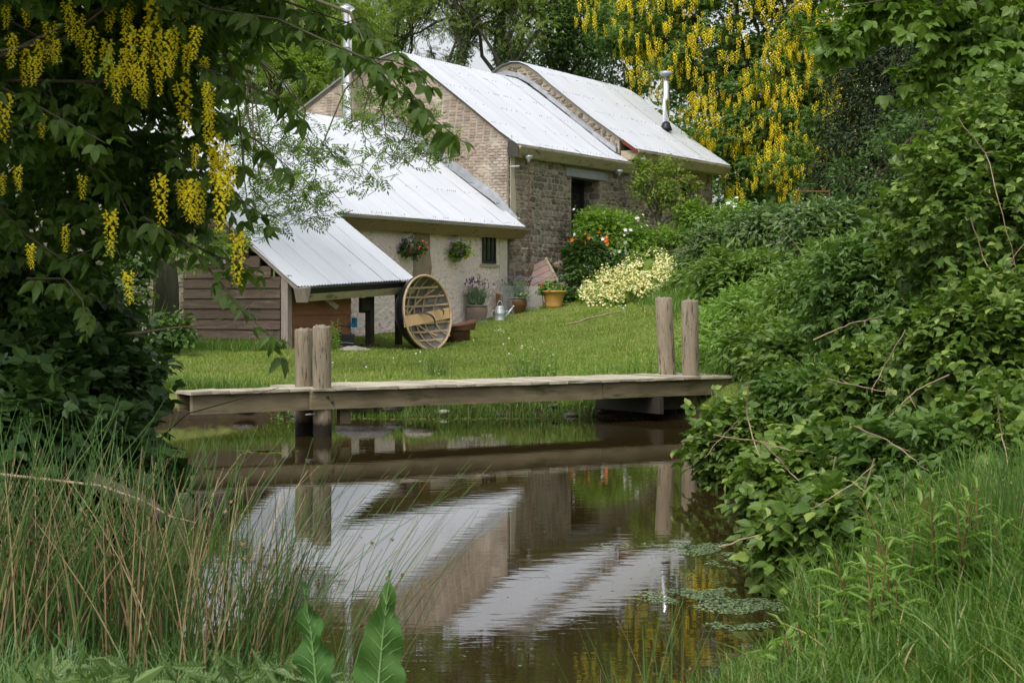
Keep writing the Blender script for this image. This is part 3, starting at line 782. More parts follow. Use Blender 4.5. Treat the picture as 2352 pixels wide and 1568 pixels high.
# ================================================================== 3 the end barn
R3 = [(-.62, 6.12), (-.05, 6.50), (.79, 7.08), (1.53, 7.64), (2.28, 8.22), (2.75, 8.62), (3.11, 8.86), (3.4, 8.98), (3.75, 9.0), (4.1, 8.90), (4.41, 8.70), (4.9, 8.30), (6.6, 6.95), (7.6, 6.2)]
barn3 = empty('end_barn', W(10.4, 4, 1.5), 'farthest barn with irregular stone gable strip and slim chimney on its roof', 'barn')
U3 = 6.9
b = MB(W); gable_slab(b, R3, U3, U3 + .4, .0, 7.4, 1.0, .05); b.build('gable_wall', M['mortar_pale'], barn3)
def in_g3(x, z): return .04 < x < 7.2 and z < interp(R3, x) - .10 and z > (interp(R2, x) - .15)
masonry(barn3, lambda x, y, z: W(U3 + y, x, z), .0, 7.2, 5.9, 8.95, in_g3, (.08, .17), (.14, .36), M['stone_tan'], 'stone', 'stone_facing', 200, jit=.016, gap=.012, proud=(.01, .05))
O3 = (11.45, 13.3, 3.2, 5.45)
b = MB(W)
b.box(U3, O3[0], .0, .6, 1, 6.0); b.box(O3[1], 14.22, .0, .6, 1, 6.0); b.box(O3[0], O3[1], .0, .6, O3[3] + .02, 6.0); b.box(O3[0], O3[1], .0, .6, 1, O3[2])
b.build('front_wall', M['mortar'], barn3)
def in_f3(x, z):
    if O3[0] - .02 < x < O3[1] + .02 and O3[2] < z < O3[3]: return False
    if O3[0] - .3 < x < O3[1] + .3 and O3[3] - .02 < z < O3[3] + .25: return False
    return True
masonry(barn3, lambda x, y, z: W(x, y, z), U3 + .02, 14.2, 2.6, 5.98, in_f3, (.09, .21), (.14, .42), M['stone'], 'stone', 'stone_facing', 260, jit=.02, gap=.012,
        prefer=lambda x, z: x > 13 or z > 4.6)
b = MB(W); b.box(O3[0] - .3, O3[1] + .3, -.05, .3, O3[3] - .01, O3[3] + .22); b.build('lintel', M['fascia_brown'], barn3)
b = MB(W); b.box(O3[0], O3[1], .55, .6, O3[2], O3[3]); win = b.build('window', M['glass'], barn3)
b = MB(W); b.box(O3[1] - .1, O3[1] - .02, .46, .548, O3[2], O3[3]); b.box(O3[0], O3[1] - .11, .46, .547, O3[3] - .09, O3[3] - .01); b.build('frame', M['grey_wood'], win)
b = MB(W); gable_slab(b, R3, 13.85, 14.2, .61, 7.4, 1.0, .05); b.build('far_gable', M['mortar'], barn3)
d3 = densify(R3, .45)
roof_slab(barn3, U3 + .02, 14.2, R3, .09, M['fascia'])
roof_sheets(barn3, U3 - .14, 14.35, d3, d3, 12)
screws(barn3, U3, 14.2, R3[:9], R3[:9], (.03, .22, .42, .6, .8, .93, .985))
b = MB(W); b.prism([(-.68, 6.08), (-.68, 6.03), (-.46, 5.80), (-.06, 5.80), (-.06, 6.08)], U3 - .02, 10.8); b.build('eaves_board', M['fascia'], barn3)
b = MB(W); b.prism([(-.68, 6.08), (-.68, 6.03), (-.46, 5.80), (-.06, 5.80), (-.06, 6.08)], 10.82, 14.3); b.build('eaves_board', M['fascia'], barn3)
b = MB(W); b.prism([(-.64, 5.98), (-.64, 6.09), (-.15, 6.43), (-.15, 6.30)], U3 - .12, U3 - .06); b.build('barge_board', M['red_paint'], barn3)
# chimney
b = MB(); c = W(12.61, 1.0, 0)
b.lathe((c[0], c[1], 7.42), [(.115, 0), (.115, 1.68)], 18); ch3 = b.build('flue_pipe', M['steel'], barn3, smooth=True)
b = MB(); b.lathe((c[0], c[1], 9.02), [(.12, 0), (.12, .05), (.20, .06), (.215, .08), (.215, .15), (.17, .18), (.02, .20)], 18); b.build('cowl', M['lead'], ch3, smooth=True)
b = MB(); b.lathe((c[0], c[1], 7.22), [(.21, 0), (.19, .10), (.15, .18), (.13, .26)], 14); b.build('flue_boot', M['black_plastic'], ch3, smooth=True)

# big flue of the cottage
c = W(-.62, 4.81, 0)
fl = empty('stove_flue', (c[0], c[1], 5.6), 'tall shiny stainless flue rising behind the cottage ridge', 'flue')
for k in range(4):
    z0 = 5.6 + k * .98
    b = MB(); b.lathe((c[0], c[1], z0), [(.145, 0), (.145, .93), (.156, .935), (.156, .975)], 24); b.build('flue_section', M['steel'], fl, smooth=True)
b = MB(); b.lathe((c[0], c[1], 9.50), [(.16, 0), (.16, .1), (.24, .14), (.24, .17), (.03, .3)], 24); b.build('cowl', M['steel'], fl, smooth=True)

# rain chains with funnels
def chain(u, v, z1, z0, lab):
    t = empty('rain_chain', W(u, v, z0), lab, 'rain chain', 'rain chains hanging from the eaves')
    c = W(u, v, 0)
    b = MB(); b.lathe((c[0], c[1], z1 - .18), [(.03, 0), (.05, .05), (.10, .12), (.12, .18)], 12); b.build('funnel', M['zinc'], t, smooth=True)
    b = MB(); z = z1 - .2; k = 0
    while z > z0:
        dx, dy = (.026, .0) if k % 2 else (.0, .026)
        for s in (-1, 1):
            b.tube([(c[0] + dx * s, c[1] + dy * s, z), (c[0] + dx * s, c[1] + dy * s, z - .07)], .009, 4)
        b.tube([(c[0] - dx, c[1] - dy, z), (c[0] + dx, c[1] + dy, z)], .009, 4)
        z -= .075; k += 1
    b.build('links', M['rust'], t)
chain(.47, -.36, 5.46, 1.55, 'rusty rain chain at the left end of the middle barn front')
chain(6.12, -.36, 5.44, 3.0, 'rusty rain chain near the joint between the two stone fronts')
chain(7.22, -.62, 5.86, 3.0, 'rusty rain chain under the left end of the farthest eaves')

# hanging baskets are built after the leaf tools

# ================================================================== jetty
JA = np.array([-3.45, 19.0]); JB = np.array([2.14, 22.7]); JL = np.linalg.norm(JB - JA)
JU = (JB - JA) / JL; JV = np.array([-JU[1], JU[0]])
def Jf(s, t, z):
    """s along the front beam, t towards the far side"""
    q = JA + JU * s + JV * t; return np.array([q[0], q[1], z])
def s_of(px):
    d = (px - CX) / F_PX; return (d * JA[1] - JA[0]) / (JU[0] - d * JU[1])
sP = s_of(716)
jet = empty('jetty', Jf(3, .5, 0), 'weathered timber plank jetty over the pond on round posts', 'jetty')
DZ = .545
sE = s_of(1560) + 1.15
def beam(s0, s1, t0, t1, z0, z1, name='beam', m='beam'):
    b = MB(Jf); b.box(s0, s1, t0, t1, z0, z1, .004); b.build(name, M[m], jet)
beam(sP, sP + 4.1, .0, .07, .315, .525); beam(sP + 4.105, sE, .0, .07, .318, .525)
beam(0, sP + .25, .10, .17, .31, .52); beam(-.02, sP + .1, .42, .48, .33, .52)
beam(sP + .05, sE, 1.03, 1.10, .315, .52)
# planks
s = -.04
while s < sP - .02:
    w_ = random.uniform(.22, .26)
    b = MB(Jf); b.box(s, s + w_ - .012, .055 + random.uniform(-.02, .015), .53 + random.uniform(-.02, .02), DZ - .018, DZ + .014 + random.uniform(-.004, .004), .004)
    b.build('deck_plank', M['deck'], jet); s += w_
while s < sE:
    w_ = random.uniform(.25, .29)
    b = MB(Jf); b.box(s, s + w_ - .012, -.05 + random.uniform(-.02, .02), 1.14 + random.uniform(-.03, .03), DZ - .018, DZ + .014 + random.uniform(-.004, .004), .004)
    b.build('deck_plank', M['deck'], jet); s += w_
def post(px_t, y_t, px_d, Y, name, r, tilt=(0, 0), zb=-.6):
    top = at(px_t, y_t, Y); base = at(px_d, 860, Y); base[2] = DZ
    d = (top - base) / (top[2] - base[2])
    b = MB(); n = 18; rings = []
    zs = [zb, -.05, .1, .3, .55, .8, 1.0, top[2] - .02, top[2]]
    zs = [z for z in zs if z <= top[2]]
    for k, z in enumerate(zs):
        c = base + d * (z - DZ); rr = r * (1.03 - .02 * z) * (1.0 if k < len(zs) - 1 else .93)
        rings.append([b.v(c[0] + rr * (1 + .03 * math.sin(3 * a + px_t)) * math.cos(a), c[1] + rr * (1 + .03 * math.cos(2 * a + px_t)) * math.sin(a), z + (.008 * math.sin(a * 5) if k == len(zs) - 1 else 0)) for a in [2 * math.pi * q / n for q in range(n)]])
    for k in range(len(rings) - 1):
        for q in range(n): b.f(rings[k][q], rings[k][(q + 1) % n], rings[k + 1][(q + 1) % n], rings[k + 1][q])
    b.f(*rings[-1])
    o = b.build('post', M['post'], jet, smooth=True)
    for p in o.data.polygons[-1:]: p.use_smooth = False
    # splintered litter on top
    b = MB()
    for k in range(9):
        a, q = random.uniform(0, 6.28), random.uniform(0, r * .7); c = top
        b.box(c[0] + q * math.cos(a) - .012, c[0] + q * math.cos(a) + .012, c[1] + q * math.sin(a) - .012, c[1] + q * math.sin(a) + .012, top[2] - .01, top[2] + random.uniform(.004, .02), .006)
    b.build('top_litter', M['rock'], jet)['kind'] = 'stuff'
    return base
post(739, 749, 740, 19.98, 'post', .104); post(697, 756, 698, 20.36, 'post', .102)
post(1584, 690, 1586, 23.15, 'post', .112); post(1524, 684, 1533, 23.5, 'post', .114)
# cross bearers and the offcut by the left post
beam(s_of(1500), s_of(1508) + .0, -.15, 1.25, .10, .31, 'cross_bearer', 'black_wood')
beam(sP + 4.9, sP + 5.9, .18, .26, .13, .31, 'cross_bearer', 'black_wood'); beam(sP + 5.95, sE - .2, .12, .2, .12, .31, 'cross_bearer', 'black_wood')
b = MB(Jf); b.box(sP + .42, sP + .55, .10, .2, .13, .312, .006); b.build('bearer_end', M['beam'], jet)
for px in (724, 737):
    pass
for s_, z_ in ((sP + .2, .455), (sP + .26, .40)):
    b = MB(); b.tube([Jf(s_, .004, z_), Jf(s_, -.02, z_)], .014, 8); b.build('bolt', M['black_wood'], jet)
b = MB(); b.tube([Jf(sP - .03, .1, .26), Jf(sP + .12, .1, .262)], .010, 6); b.build('bolt', M['zinc'], jet)

# ================================================================== coracle
C0 = at(985, 800, 37.3)
RA = .80      # half the rim
cz = C0[2] + RA * .96
cor = empty('coracle', (C0[0], C0[1], C0[2]), 'round lath boat with black outside leaning on its rim by the porch', 'boat')
az = math.radians(-34)    # the open side faces right of the camera
nrm = np.array([math.sin(math.radians(54)), -math.cos(math.radians(54)), .12]); nrm /= np.linalg.norm(nrm)
ex = np.cross([0, 0, 1], nrm); ex /= np.linalg.norm(ex); ey = np.cross(nrm, ex)
cc = np.array([C0[0] - .02, C0[1], cz])
SH = lambda x, y, off=0: cc + ex * x + ey * y - nrm * (max(0, 1 - (x * x + y * y) / (RA * RA)) ** .62 * .60 - off)
def grid_shell(scale, off, rim):
    b = MB(); n = 40; rings = []
    for k in range(11):
        r = RA * scale * math.sin(k / 10 * math.pi / 2)
        rings.append([b.v(*(SH(r / scale * math.cos(a), r / scale * math.sin(a), off) + (ex * math.cos(a) + ey * math.sin(a)) * (r - r / scale))) for a in [2 * math.pi * q / n for q in range(n)]])
    for k in range(10):
        for q in range(n): b.f(rings[k][q], rings[k][(q + 1) % n], rings[k + 1][(q + 1) % n], rings[k + 1][q])
    return b
b = grid_shell(1.03, -.045, 0); b.build('hull', M['black_tar'], cor, smooth=True)
b = grid_shell(1.0, -.012, 0); b.build('lining', M['canvas'], cor, smooth=True)
# rim
def ribbon(pts, wv, wdt, th, mb, nv):
    """flat lath along pts; width direction wv, thickness along nv"""
    i = []
    for k, p in enumerate(pts):
        wd = wv[k] if isinstance(wv, list) else wv
        for a, c in ((-1, 0), (1, 0), (1, 1), (-1, 1)): i.append(mb.v(*(p + wd * wdt * a / 2 + nv * th * c)))
    for k in range(len(pts) - 1):
        o = i[0] + 4 * k
        for q in range(4): mb.f(o + q, o + (q + 1) % 4, o + 4 + (q + 1) % 4, o + 4 + q)
    mb.f(i[0], i[3], i[2], i[1]); mb.f(i[-4], i[-3], i[-2], i[-1])
b = MB(); pts = [cc + (ex * math.cos(a) + ey * math.sin(a)) * (RA * 1.0) for a in [2 * math.pi * q / 48 for q in range(49)]]
b.tube(pts, .026, 6, False); b.build('rim', M['ash'], cor, smooth=True)
for k in range(7):
    x = -.60 + k * .2
    for ax in (0, 1):
        b = MB(); h = math.sqrt(max(RA * RA - x * x, 0)) * .99
        ys = h * np.sin(np.linspace(-1.45, 1.45, 37)); sk = .10 * x
        pts = [SH(*( (x + sk * (y / RA) ** 2 * 1.2, y) if ax == 0 else (y, x * .95)), .034 + .008 * ax) for y in ys]
        ribbon(pts, ex if ax == 0 else ey, .045, .007, b, nrm); b.build('lath', M['ash'], cor)
for sgn in (-1, 1):
    b = MB(); pts = [SH(.5 * q, sgn * .5 * q + .02, .05) for q in np.linspace(-1, 1, 31)]
    ribbon(pts, (ex * -sgn + ey) * .7, .045, .007, b, nrm); b.build('lath', M['ash'], cor)
b = MB(); sl = .10
pts = [cc + ex * x + ey * (-.10 + sl * x * 1.2) - nrm * .05 for x in (-.78, 0, .78)]
ribbon(pts, ey, .23, .028, b, nrm); b.build('seat', M['plank'], cor)
for (xa, xb, ya, yb, bul) in ((-.30, .20, .00, -.34, .10), (.22, .36, .10, -.22, .16)):
    b = MB(); pts = [cc + ex * (xa + (xb - xa) * t ** .8 + .05 * math.sin(t * 3)) + ey * (ya + (yb - ya) * t ** 1.7) + nrm * (-.01 + bul * math.sin(t * math.pi)) for t in np.linspace(0, 1, 16)]
    ribbon(pts, (ey + ex) * .7, .055, .004, b, nrm); b.build('carrying_strap', M['strap'], cor)

# ================================================================== things along the walls
def pot(c, prof, m, name, n=28):
    b = MB(); b.lathe(c, prof, n); return b.build(name, m, None, smooth=True)
P1 = at(1095, 741, 44.5); P1[2] = G(P1[0], P1[1]); P2 = at(1187, 729, 46.0); P2[2] = G(P2[0], P2[1]); P3 = at(1272, 702, 46.3); P3[2] = G(P3[0], P3[1])
POTS = (P1.copy(), P2.copy(), P3.copy())
prof_g = [(.19, -.03), (.22, .04), (.275, .2), (.285, .3), (.262, .37), (.25, .385)]
def glazed(c, lab, sc_=1.0):
    t = empty('glazed_pot', c, lab, 'plant pot', 'brown glazed pots along the wall')
    b = MB(); b.lathe(c, [(r * sc_, z * sc_) for r, z in prof_g], 28); b.build('pot_body', M['glaze'], t, smooth=True)
    b = MB(); b.lathe(c, [(r * sc_, z * sc_) for r, z in [(.25, .38), (.275, .39), (.28, .41), (.265, .42), (.24, .415), (.235, .38)]], 28, False); b.build('pot_rim', M['glaze_rim'], t, smooth=True)
    b = MB(); b.lathe(c, [(.01, .385 * sc_), (.235 * sc_, .385 * sc_)], 16, False); b.build('soil', M['soil'], t)
    return t
glazed(P1, 'brown glazed pot with grey green rim, left of the watering can', 1.0)
glazed(P2, 'brown glazed pot right of the watering can, small white flowers over its rim', .96)
t = empty('ochre_pot', P3, 'ochre yellow flower pot with thick rim standing on the lawn', 'plant pot')
b = MB(); b.lathe(P3, [(.20, -.03), (.21, .0), (.225, .03), (.215, .05), (.285, .37), (.30, .40)], 28); b.build('pot_body', M['ochre'], t, smooth=True)
b = MB(); b.lathe(P3, [(.295, .37), (.335, .39), (.34, .42), (.32, .44), (.28, .435), (.275, .38)], 28, False); b.build('pot_rim', M['ochre'], t, smooth=True)
b = MB(); b.lathe(P3, [(.01, .40), (.28, .40)], 16, False); b.build('soil', M['soil'], t)
# watering can
c = at(1148, 738, 44.6); c[2] = G(c[0], c[1])
t = empty('watering_can', c, 'galvanised watering can between the two brown pots', 'watering can')
b = MB(); b.lathe(c, [(.128, -.02), (.128, .02), (.122, .03), (.122, .17), (.128, .18), (.122, .19), (.122, .29), (.115, .30)], 24); b.build('can_body', M['zinc'], t, smooth=True)
b = MB(); b.lathe(c, [(.118, .295), (.10, .34), (.05, .375), (.01, .38)], 20); b.build('top_cover', M['zinc'], t, smooth=True)
b = MB(); b.tube([c + [.10, -.02, .06], c + [.2, -.03, .16], c + [.33, -.04, .34]], [.03, .022, .016], 10); b.tube([c + [.33, -.04, .34], c + [.36, -.045, .375]], [.018, .03], 10); b.build('spout', M['zinc'], t, smooth=True)
b = MB(); b.tube([c + [.12, -.03, .22], c + [.22, -.035, .235]], .012, 6); b.build('stay', M['zinc'], t, smooth=True)
b = MB(); b.tube([c + [.07 * math.cos(a) , .0, .34 + .16 * math.sin(a)] for a in np.linspace(.1, math.pi - .1, 10)], .011, 6)
b.build('carry_handle', M['zinc'], t, smooth=True)
b = MB(); b.tube([c + [-.12, 0, .26], c + [-.2, 0, .24], c + [-.21, 0, .12], c + [-.12, 0, .06]], .011, 6); b.build('back_handle', M['zinc'], t, smooth=True)
# terracotta pipe, rubble heap, trough, hatch
c = at(1147, 716, 45.7)
b = MB(); b.lathe((c[0], c[1], 1.15), [(.09, 0), (.088, .55), (.10, .555), (.10, .62), (.075, .62), (.07, .5)], 16); o = b.build('clay_pipe', M['terracotta'], smooth=True)
props(o, 'short terracotta pipe standing upright against the end of the pink wall', 'pipe')
c = at(1225, 706, 47.3); c[2] = G(c[0], c[1]); tr = MB()
n = 12; rings = []
for z, k in ((-.05, .93), (.0, .95), (.3, 1.0), (.50, .99), (.54, .96)):
    rings.append([tr.v(c[0] + .42 * k * math.copysign(abs(math.cos(a)) ** .5, math.cos(a)) + random.uniform(-.012, .012), c[1] + .28 * k * math.copysign(abs(math.sin(a)) ** .5, math.sin(a)), c[2] + z + random.uniform(-.012, .012)) for a in [2 * math.pi * (q + .5) / n for q in range(n)]])
for k in range(4):
    for q in range(n): tr.f(rings[k][q], rings[k][(q + 1) % n], rings[k + 1][(q + 1) % n], rings[k + 1][q])
tr.f(*rings[-1]); t = tr.build('stone_trough', M['concrete']); props(t, 'squat block of pebbly concrete left of the ochre pot', 'trough')
b = MB(); b.tube([c + [.33, -.32, .09], c + [.33, -.26, .09]], .035, 10); b.build('drain_pipe', M['black_plastic'], t)
# hatch of faded pink boards leaning on the wall
h = empty('board_hatch', W(1.9, -.35, 1.5), 'hatch of faded pink boards leaning on the stone wall', 'hatch')
hc = at(1238, 632, 48.0)
hx = np.array([.86, .32, .42]); hx /= np.linalg.norm(hx); hy = np.array([-.42, .12, .88]); hy = hy - hx * (hx @ hy); hy /= np.linalg.norm(hy); hn = np.cross(hx, hy)
for k in range(4):
    b = MB(lambda x, y, z: hc + hx * x + hy * z + hn * y); b.box(-.36, .36, -.02, .02, -.33 + k * .165, -.33 + k * .165 + .155, .004); b.build('hatch_board', M['hatch'], h)
b = MB(lambda x, y, z: hc + hx * x + hy * z + hn * y); b.box(.365, .44, -.035, .03, -.36, .36); b.build('hatch_frame', M['fascia'], h)
b = MB(lambda x, y, z: hc + hx * x + hy * z + hn * y); b.box(-.44, -.365, -.035, .03, -.36, .36); b.build('hatch_frame', M['fascia'], h)
# chicken wire panel between the pots
wi = empty('wire_fence', W(0, -.7, 1.2), 'low chicken wire fence around the glazed pots', 'fence')
for z in (.98, .93):
    b = MB(); b.tube([at(1160, 637, 46.3) + [0, 0, z - .95], at(1252, 643, 46.6) + [0, 0, z - .97]], .006, 4); b.build('top_wire', M['wire'], wi)
b = MB(); A_ = at(1072, 700, 44.0); B_ = at(1120, 700, 44.0)
for (pa, pb, z0, z1) in ((A_, B_, P1[2], P1[2] + .36), (at(1150, 690, 45.5), at(1240, 690, 46.4), P2[2] - .05, P2[2] + .72)):
    L_ = np.linalg.norm(pb - pa); n = int(L_ / .05)
    for k in range(-14, n):
        for sgn in (1, -1):
            # diagonals of the mesh
            pts = []
            for q in range(40):
                z = z0 + q * .02; x = (k + .5) * .05 + sgn * (z - z0) * .58 + (0 if sgn > 0 else .40)
                if 0 <= x <= L_ and z <= z1: pts.append(pa + (pb - pa) / L_ * x * np.array([1, 1, 0]) + np.array([0, -.32 if z1 < 1.6 else 0, z - pa[2]]))
            if len(pts) > 1: b.tube([pts[0], pts[-1]], .0022, 3, False)
o = b.build('wire_mesh', M['wire'], wi); o['kind'] = 'stuff'
# rusty broken bin by the boat
c = at(1052, 789, 38.6); c[2] = G(c[0], c[1]) - .02
t = empty('rusty_bin', c, 'brown broken clay bin with slumped rim beside the round boat', 'bin')
b = MB(); b.lathe(c, [(.26, 0), (.27, .26), (.30, .30)], 22, True, .004); b.build('bin_body', M['rust'], t, smooth=True)
b = MB(); n = 22; rings = []
for k, (r, z) in enumerate(((.31, .27), (.335, .36), (.35, .47), (.335, .47), (.31, .37))):
    rings.append([b.v(c[0] + .06 + r * math.cos(a), c[1] - .02 + r * math.sin(a), c[2] + z + (.04 * math.cos(a) if z > .3 else 0) - (.10 * max(0, math.sin(a * .5 - .4)) if z > .4 else 0)) for a in [2 * math.pi * q / n for q in range(n)]])
for k in range(4):
    for q in range(n): b.f(rings[k][q], rings[k][(q + 1) % n], rings[k + 1][(q + 1) % n], rings[k + 1][q])
b.build('bin_rim', M['rust'], t, smooth=True)
# battery box
c = at(794, 796, 35.6); c[2] = G(c[0], c[1]) + .1
t = empty('battery_box', c, 'small black battery box under the open porch', 'battery')
b = MB(); b.box(c[0] - .17, c[0] + .17, c[1] - .1, c[1] + .1, c[2], c[2] + .2, .004); b.build('battery_case', M['black_plastic'], t)
b = MB(); b.box(c[0] - .18, c[0] + .18, c[1] - .11, c[1] + .11, c[2] + .201, c[2] + .235, .003); b.box(c[0] - .12, c[0] - .09, c[1] - .02, c[1] + .02, c[2] + .235, c[2] + .27); b.box(c[0] + .09, c[0] + .12, c[1] - .02, c[1] + .02, c[2] + .235, c[2] + .27); b.build('battery_lid', M['black_plastic'], t)
b = MB(); b.tube([c + [-.17, -.11, .05], c + [0, -.13, .07], c + [.17, -.11, .05]], .006, 5); b.build('cable', M['wire'], t)

def rock(c, r, seed, m, name='rock', lab=None, group=None, flat=.6, cat='rock'):
    b = MB(); n, k = 10, 6; random.seed(seed); rings = []
    for i in range(k):
        ph = math.pi * (i + .5) / k
        rings.append([b.v(*(np.array(c) + np.array([math.sin(ph) * math.cos(a) * r[0], math.sin(ph) * math.sin(a) * r[1], math.cos(ph) * r[2]]) *
                           (1 + .28 * mnoise.noise(Vector((math.cos(a) * 1.3 + seed, math.sin(a) * 1.3, ph * 1.2)))))) for a in [2 * math.pi * q / n for q in range(n)]])
    for i in range(k - 1):
        for q in range(n): b.f(rings[i][q], rings[i + 1][q], rings[i + 1][(q + 1) % n], rings[i][(q + 1) % n])
    b.f(*rings[0]); b.f(*rings[-1][::-1])
    o = b.build(name, m)
    if lab: props(o, lab, cat, group)
    return o
# stones at the water's edge
shore = [(760, 951, 18.6, .10, 'rock'), (800, 958, 18.3, .09, 'dark'), (836, 960, 23.7, .30, 'dark'), (900, 963, 23.6, .16, 'dark'), (965, 958, 23.7, .18, 'rock'), (1079, 937, 24.0, .16, 'rock'), (1118, 945, 23.9, .10, 'rock'),
         (1150, 960, 23.5, .07, 'dark'), (1272, 958, 23.7, .07, 'dark'), (1310, 962, 23.5, .08, 'dark'), (1382, 961, 23.5, .07, 'dark'), (1020, 962, 23.5, .07, 'rock'), (560, 958, 23.3, .1, 'dark'), (690, 960, 23.4, .14, 'dark')]
rl = {2: 'long dark wet rock at the waterline under the left half of the jetty', 5: 'roundish tan rock on the bank beneath the middle of the jetty'}
for k, (px, py, Y, r, kd) in enumerate(shore[2:]):
    q = at(px, py, Y); z = max(G(q[0], q[1]), .0)
    lab = rl.get(k + 2, {4: 'small dark stone right of the long dark rock under the jetty', 6: 'pale stone next to the roundish tan rock on the far bank', 7: 'dark pebble just below the tan rock at the waterline', 8: 'dark stone at the waterline under the jetty, leftmost of the right three', 9: 'dark stone between two others under the right half of the jetty', 10: 'dark stone nearest the right jetty posts',
                      3: 'dark stone touching the right end of the long dark rock', 11: 'small pale stone at the water edge below the round boat', 12: 'dark stone under the far left end of the jetty', 13: 'dark stone left of the submerged left posts'}.get(k + 2, 'dark stone in the mud'))
    rock((q[0], q[1], z + r * .1), (r * random.uniform(1, 1.6), r, r * .5), 11 + k, M['rock_dark' if kd == 'dark' else 'rock'], 'shore_rock', lab, 'stones along the far pond edge')
random.seed(21)
# retaining wall of the flower bed
rw = empty('retaining_wall', at(1450, 610, 49.2) * [1, 1, 0] + [0, 0, 1.9], 'low dry stone retaining wall behind the flower bed', 'wall')
for k in range(64):
    t = random.random(); px = 1285 + 300 * t; Y = 48.6 + 1.0 * t; z0 = 1.75 + t * .5
    q = at(px, 600, Y); r = random.uniform(.10, .22); zz = z0 + random.random() * .85
    o = rock((q[0], q[1] + random.uniform(-.05, .05), zz), (r * 1.2, r * .8, r * .7), 300 + k, M['stone_tan' if k % 3 else 'rock'], 'stone'); 
    o.parent = rw; o.location = [float(a) for a in (ORG[o.name] - ORG[rw.name])]
q = at(1527, 560, 49.6)
rock((q[0], q[1], q[2]), (.38, .26, .06), 401, M['rock'], 'coping_slab', 'thin flat slab tilted on top of the garden wall', cat='stone slab')
q = at(1412, 645, 47.6); rock((q[0], q[1], q[2]), (.24, .2, .17), 404, M['stone_tan'], 'garden_rock', 'brown rock showing through the cream flowers', cat='rock')
for k, (px, py, Y, r) in enumerate(((1600, 668, 44, .15), (1583, 690, 43.5, .17), (1620, 690, 43.2, .11), (1632, 655, 43.6, .20))):
    q = at(px, py, Y); rock((q[0], q[1], G(q[0], q[1]) + r * .3), (r, r, r * .8), 420 + k, M['rock'], 'garden_rock', ['grey rock farthest left of the four behind the jetty posts', 'broad pale rock just above the left of the two right posts', 'small rock above the rightmost jetty post', 'upright grey rock in the long grass, largest of four'][k], 'rocks at the edge of the lawn')
c = at(812, 806, 34.6); rock((c[0], c[1], G(c[0], c[1])), (.36, .25, .1), 431, M['rock'], 'flat_stone', 'flat grey stone in the grass before the porch', cat='rock')
# stick lying on the lawn
a_, b_ = at(1300, 752, 39.6), at(1482, 715, 43.8); pts = []
for t in np.linspace(0, 1, 9):
    q = a_ + (b_ - a_) * t; pts.append((q[0], q[1] + .05 * math.sin(t * 7), G(q[0], q[1]) + .05))
b = MB(); b.tube(pts, .022, 6); o = b.build('fallen_pole', M['cane']); props(o, 'long thin pale pole lying across the lawn', 'pole')
# frame beyond the shrubs and a dark mesh bin
fr = empty('metal_frame', at(1880, 470, 44) * [1, 1, 0] + [0, 0, 3], 'thin dark metal frame showing above the comfrey', 'frame')
for pa, pb in (((1832, 492), (1832, 440)), ((1832, 440), (1905, 440)), ((1905, 440), (1905, 492)), ((1832, 466), (1960, 466))):
    b = MB(); b.tube([at(*pa, 44), at(*pb, 44)], .022, 6); b.build('frame_bar', M['rust'], fr)
b = MB(); b.tube([at(1858, 495, 43.8), at(1858, 460, 43.8)], .045, 6); b.build('wooden_stake', M['fascia'], fr)
c = at(1672, 520, 52); b = MB(); b.lathe((c[0], c[1], c[2] - 1.0), [(.42, 0), (.42, 1.42)], 20); o = b.build('mesh_bin', M['black_plastic'], smooth=True)
props(o, 'dark round mesh compost bin beyond the end barn corner', 'bin')
# ================================================================== leaves and plants
RNG = np.random.default_rng(11)
def norm(a): return a / (np.linalg.norm(a, axis=-1, keepdims=True) + 1e-9)
# templates: x width, y along the midrib, z normal, length 1
def T_leaf4(w=.28):
    return (np.array([(0, 0, 0), (-w, .45, .07), (0, 1, -.08), (w, .45, .07)]), np.array([(0, 2, 1), (0, 3, 2)]))
def T_leaf8(w=.26, fold=.08, droop=.14):
    V = np.array([(0, 0, 0), (0, .5, 0), (0, 1, -droop), (-w, .3, fold), (-w * .85, .65, fold * .6), (w, .3, fold), (w * .85, .65, fold * .6)])
    return (V, np.array([(0, 1, 3), (1, 4, 3), (1, 2, 4), (0, 5, 1), (1, 5, 6), (1, 6, 2)]))
def T_leaf6(w=.3, fold=.06, droop=.10):
    V = np.array([(0, 0, 0), (-w * .85, .22, fold), (-w, .52, fold), (0, 1, -droop), (w, .52, fold), (w * .85, .22, fold)])
    return (V, np.array([(0, 3, 2), (0, 2, 1), (0, 4, 3), (0, 5, 4)]))
def T_leaf12(w=.27, fold=.06, droop=.16):
    y = [.0, .16, .36, .58, .80, 1.0]; ww = [0, .72, 1.0, .92, .55, 0]; V = []; F = []
    for k in range(6): V.append((0, y[k], -droop * y[k] ** 2))
    for k in range(1, 5): V.append((-w * ww[k], y[k], fold * ww[k] - droop * y[k] ** 2)); V.append((w * ww[k], y[k], fold * ww[k] - droop * y[k] ** 2))
    L = lambda k: 6 + 2 * (k - 1); R = lambda k: 7 + 2 * (k - 1)
    F += [(0, 1, L(1)), (0, R(1), 1)]
    for k in range(1, 4): F += [(k, k + 1, L(k + 1)), (k, L(k + 1), L(k)), (k, R(k + 1), k + 1), (k, R(k), R(k + 1))]
    F += [(4, 5, L(4)), (4, R(4), 5)]
    return (np.array(V), np.array(F))
def T_blade(w=.05): return (np.array([(-w, 0, 0), (w, 0, 0), (0, 1, .0)]), np.array([(0, 1, 2)]))
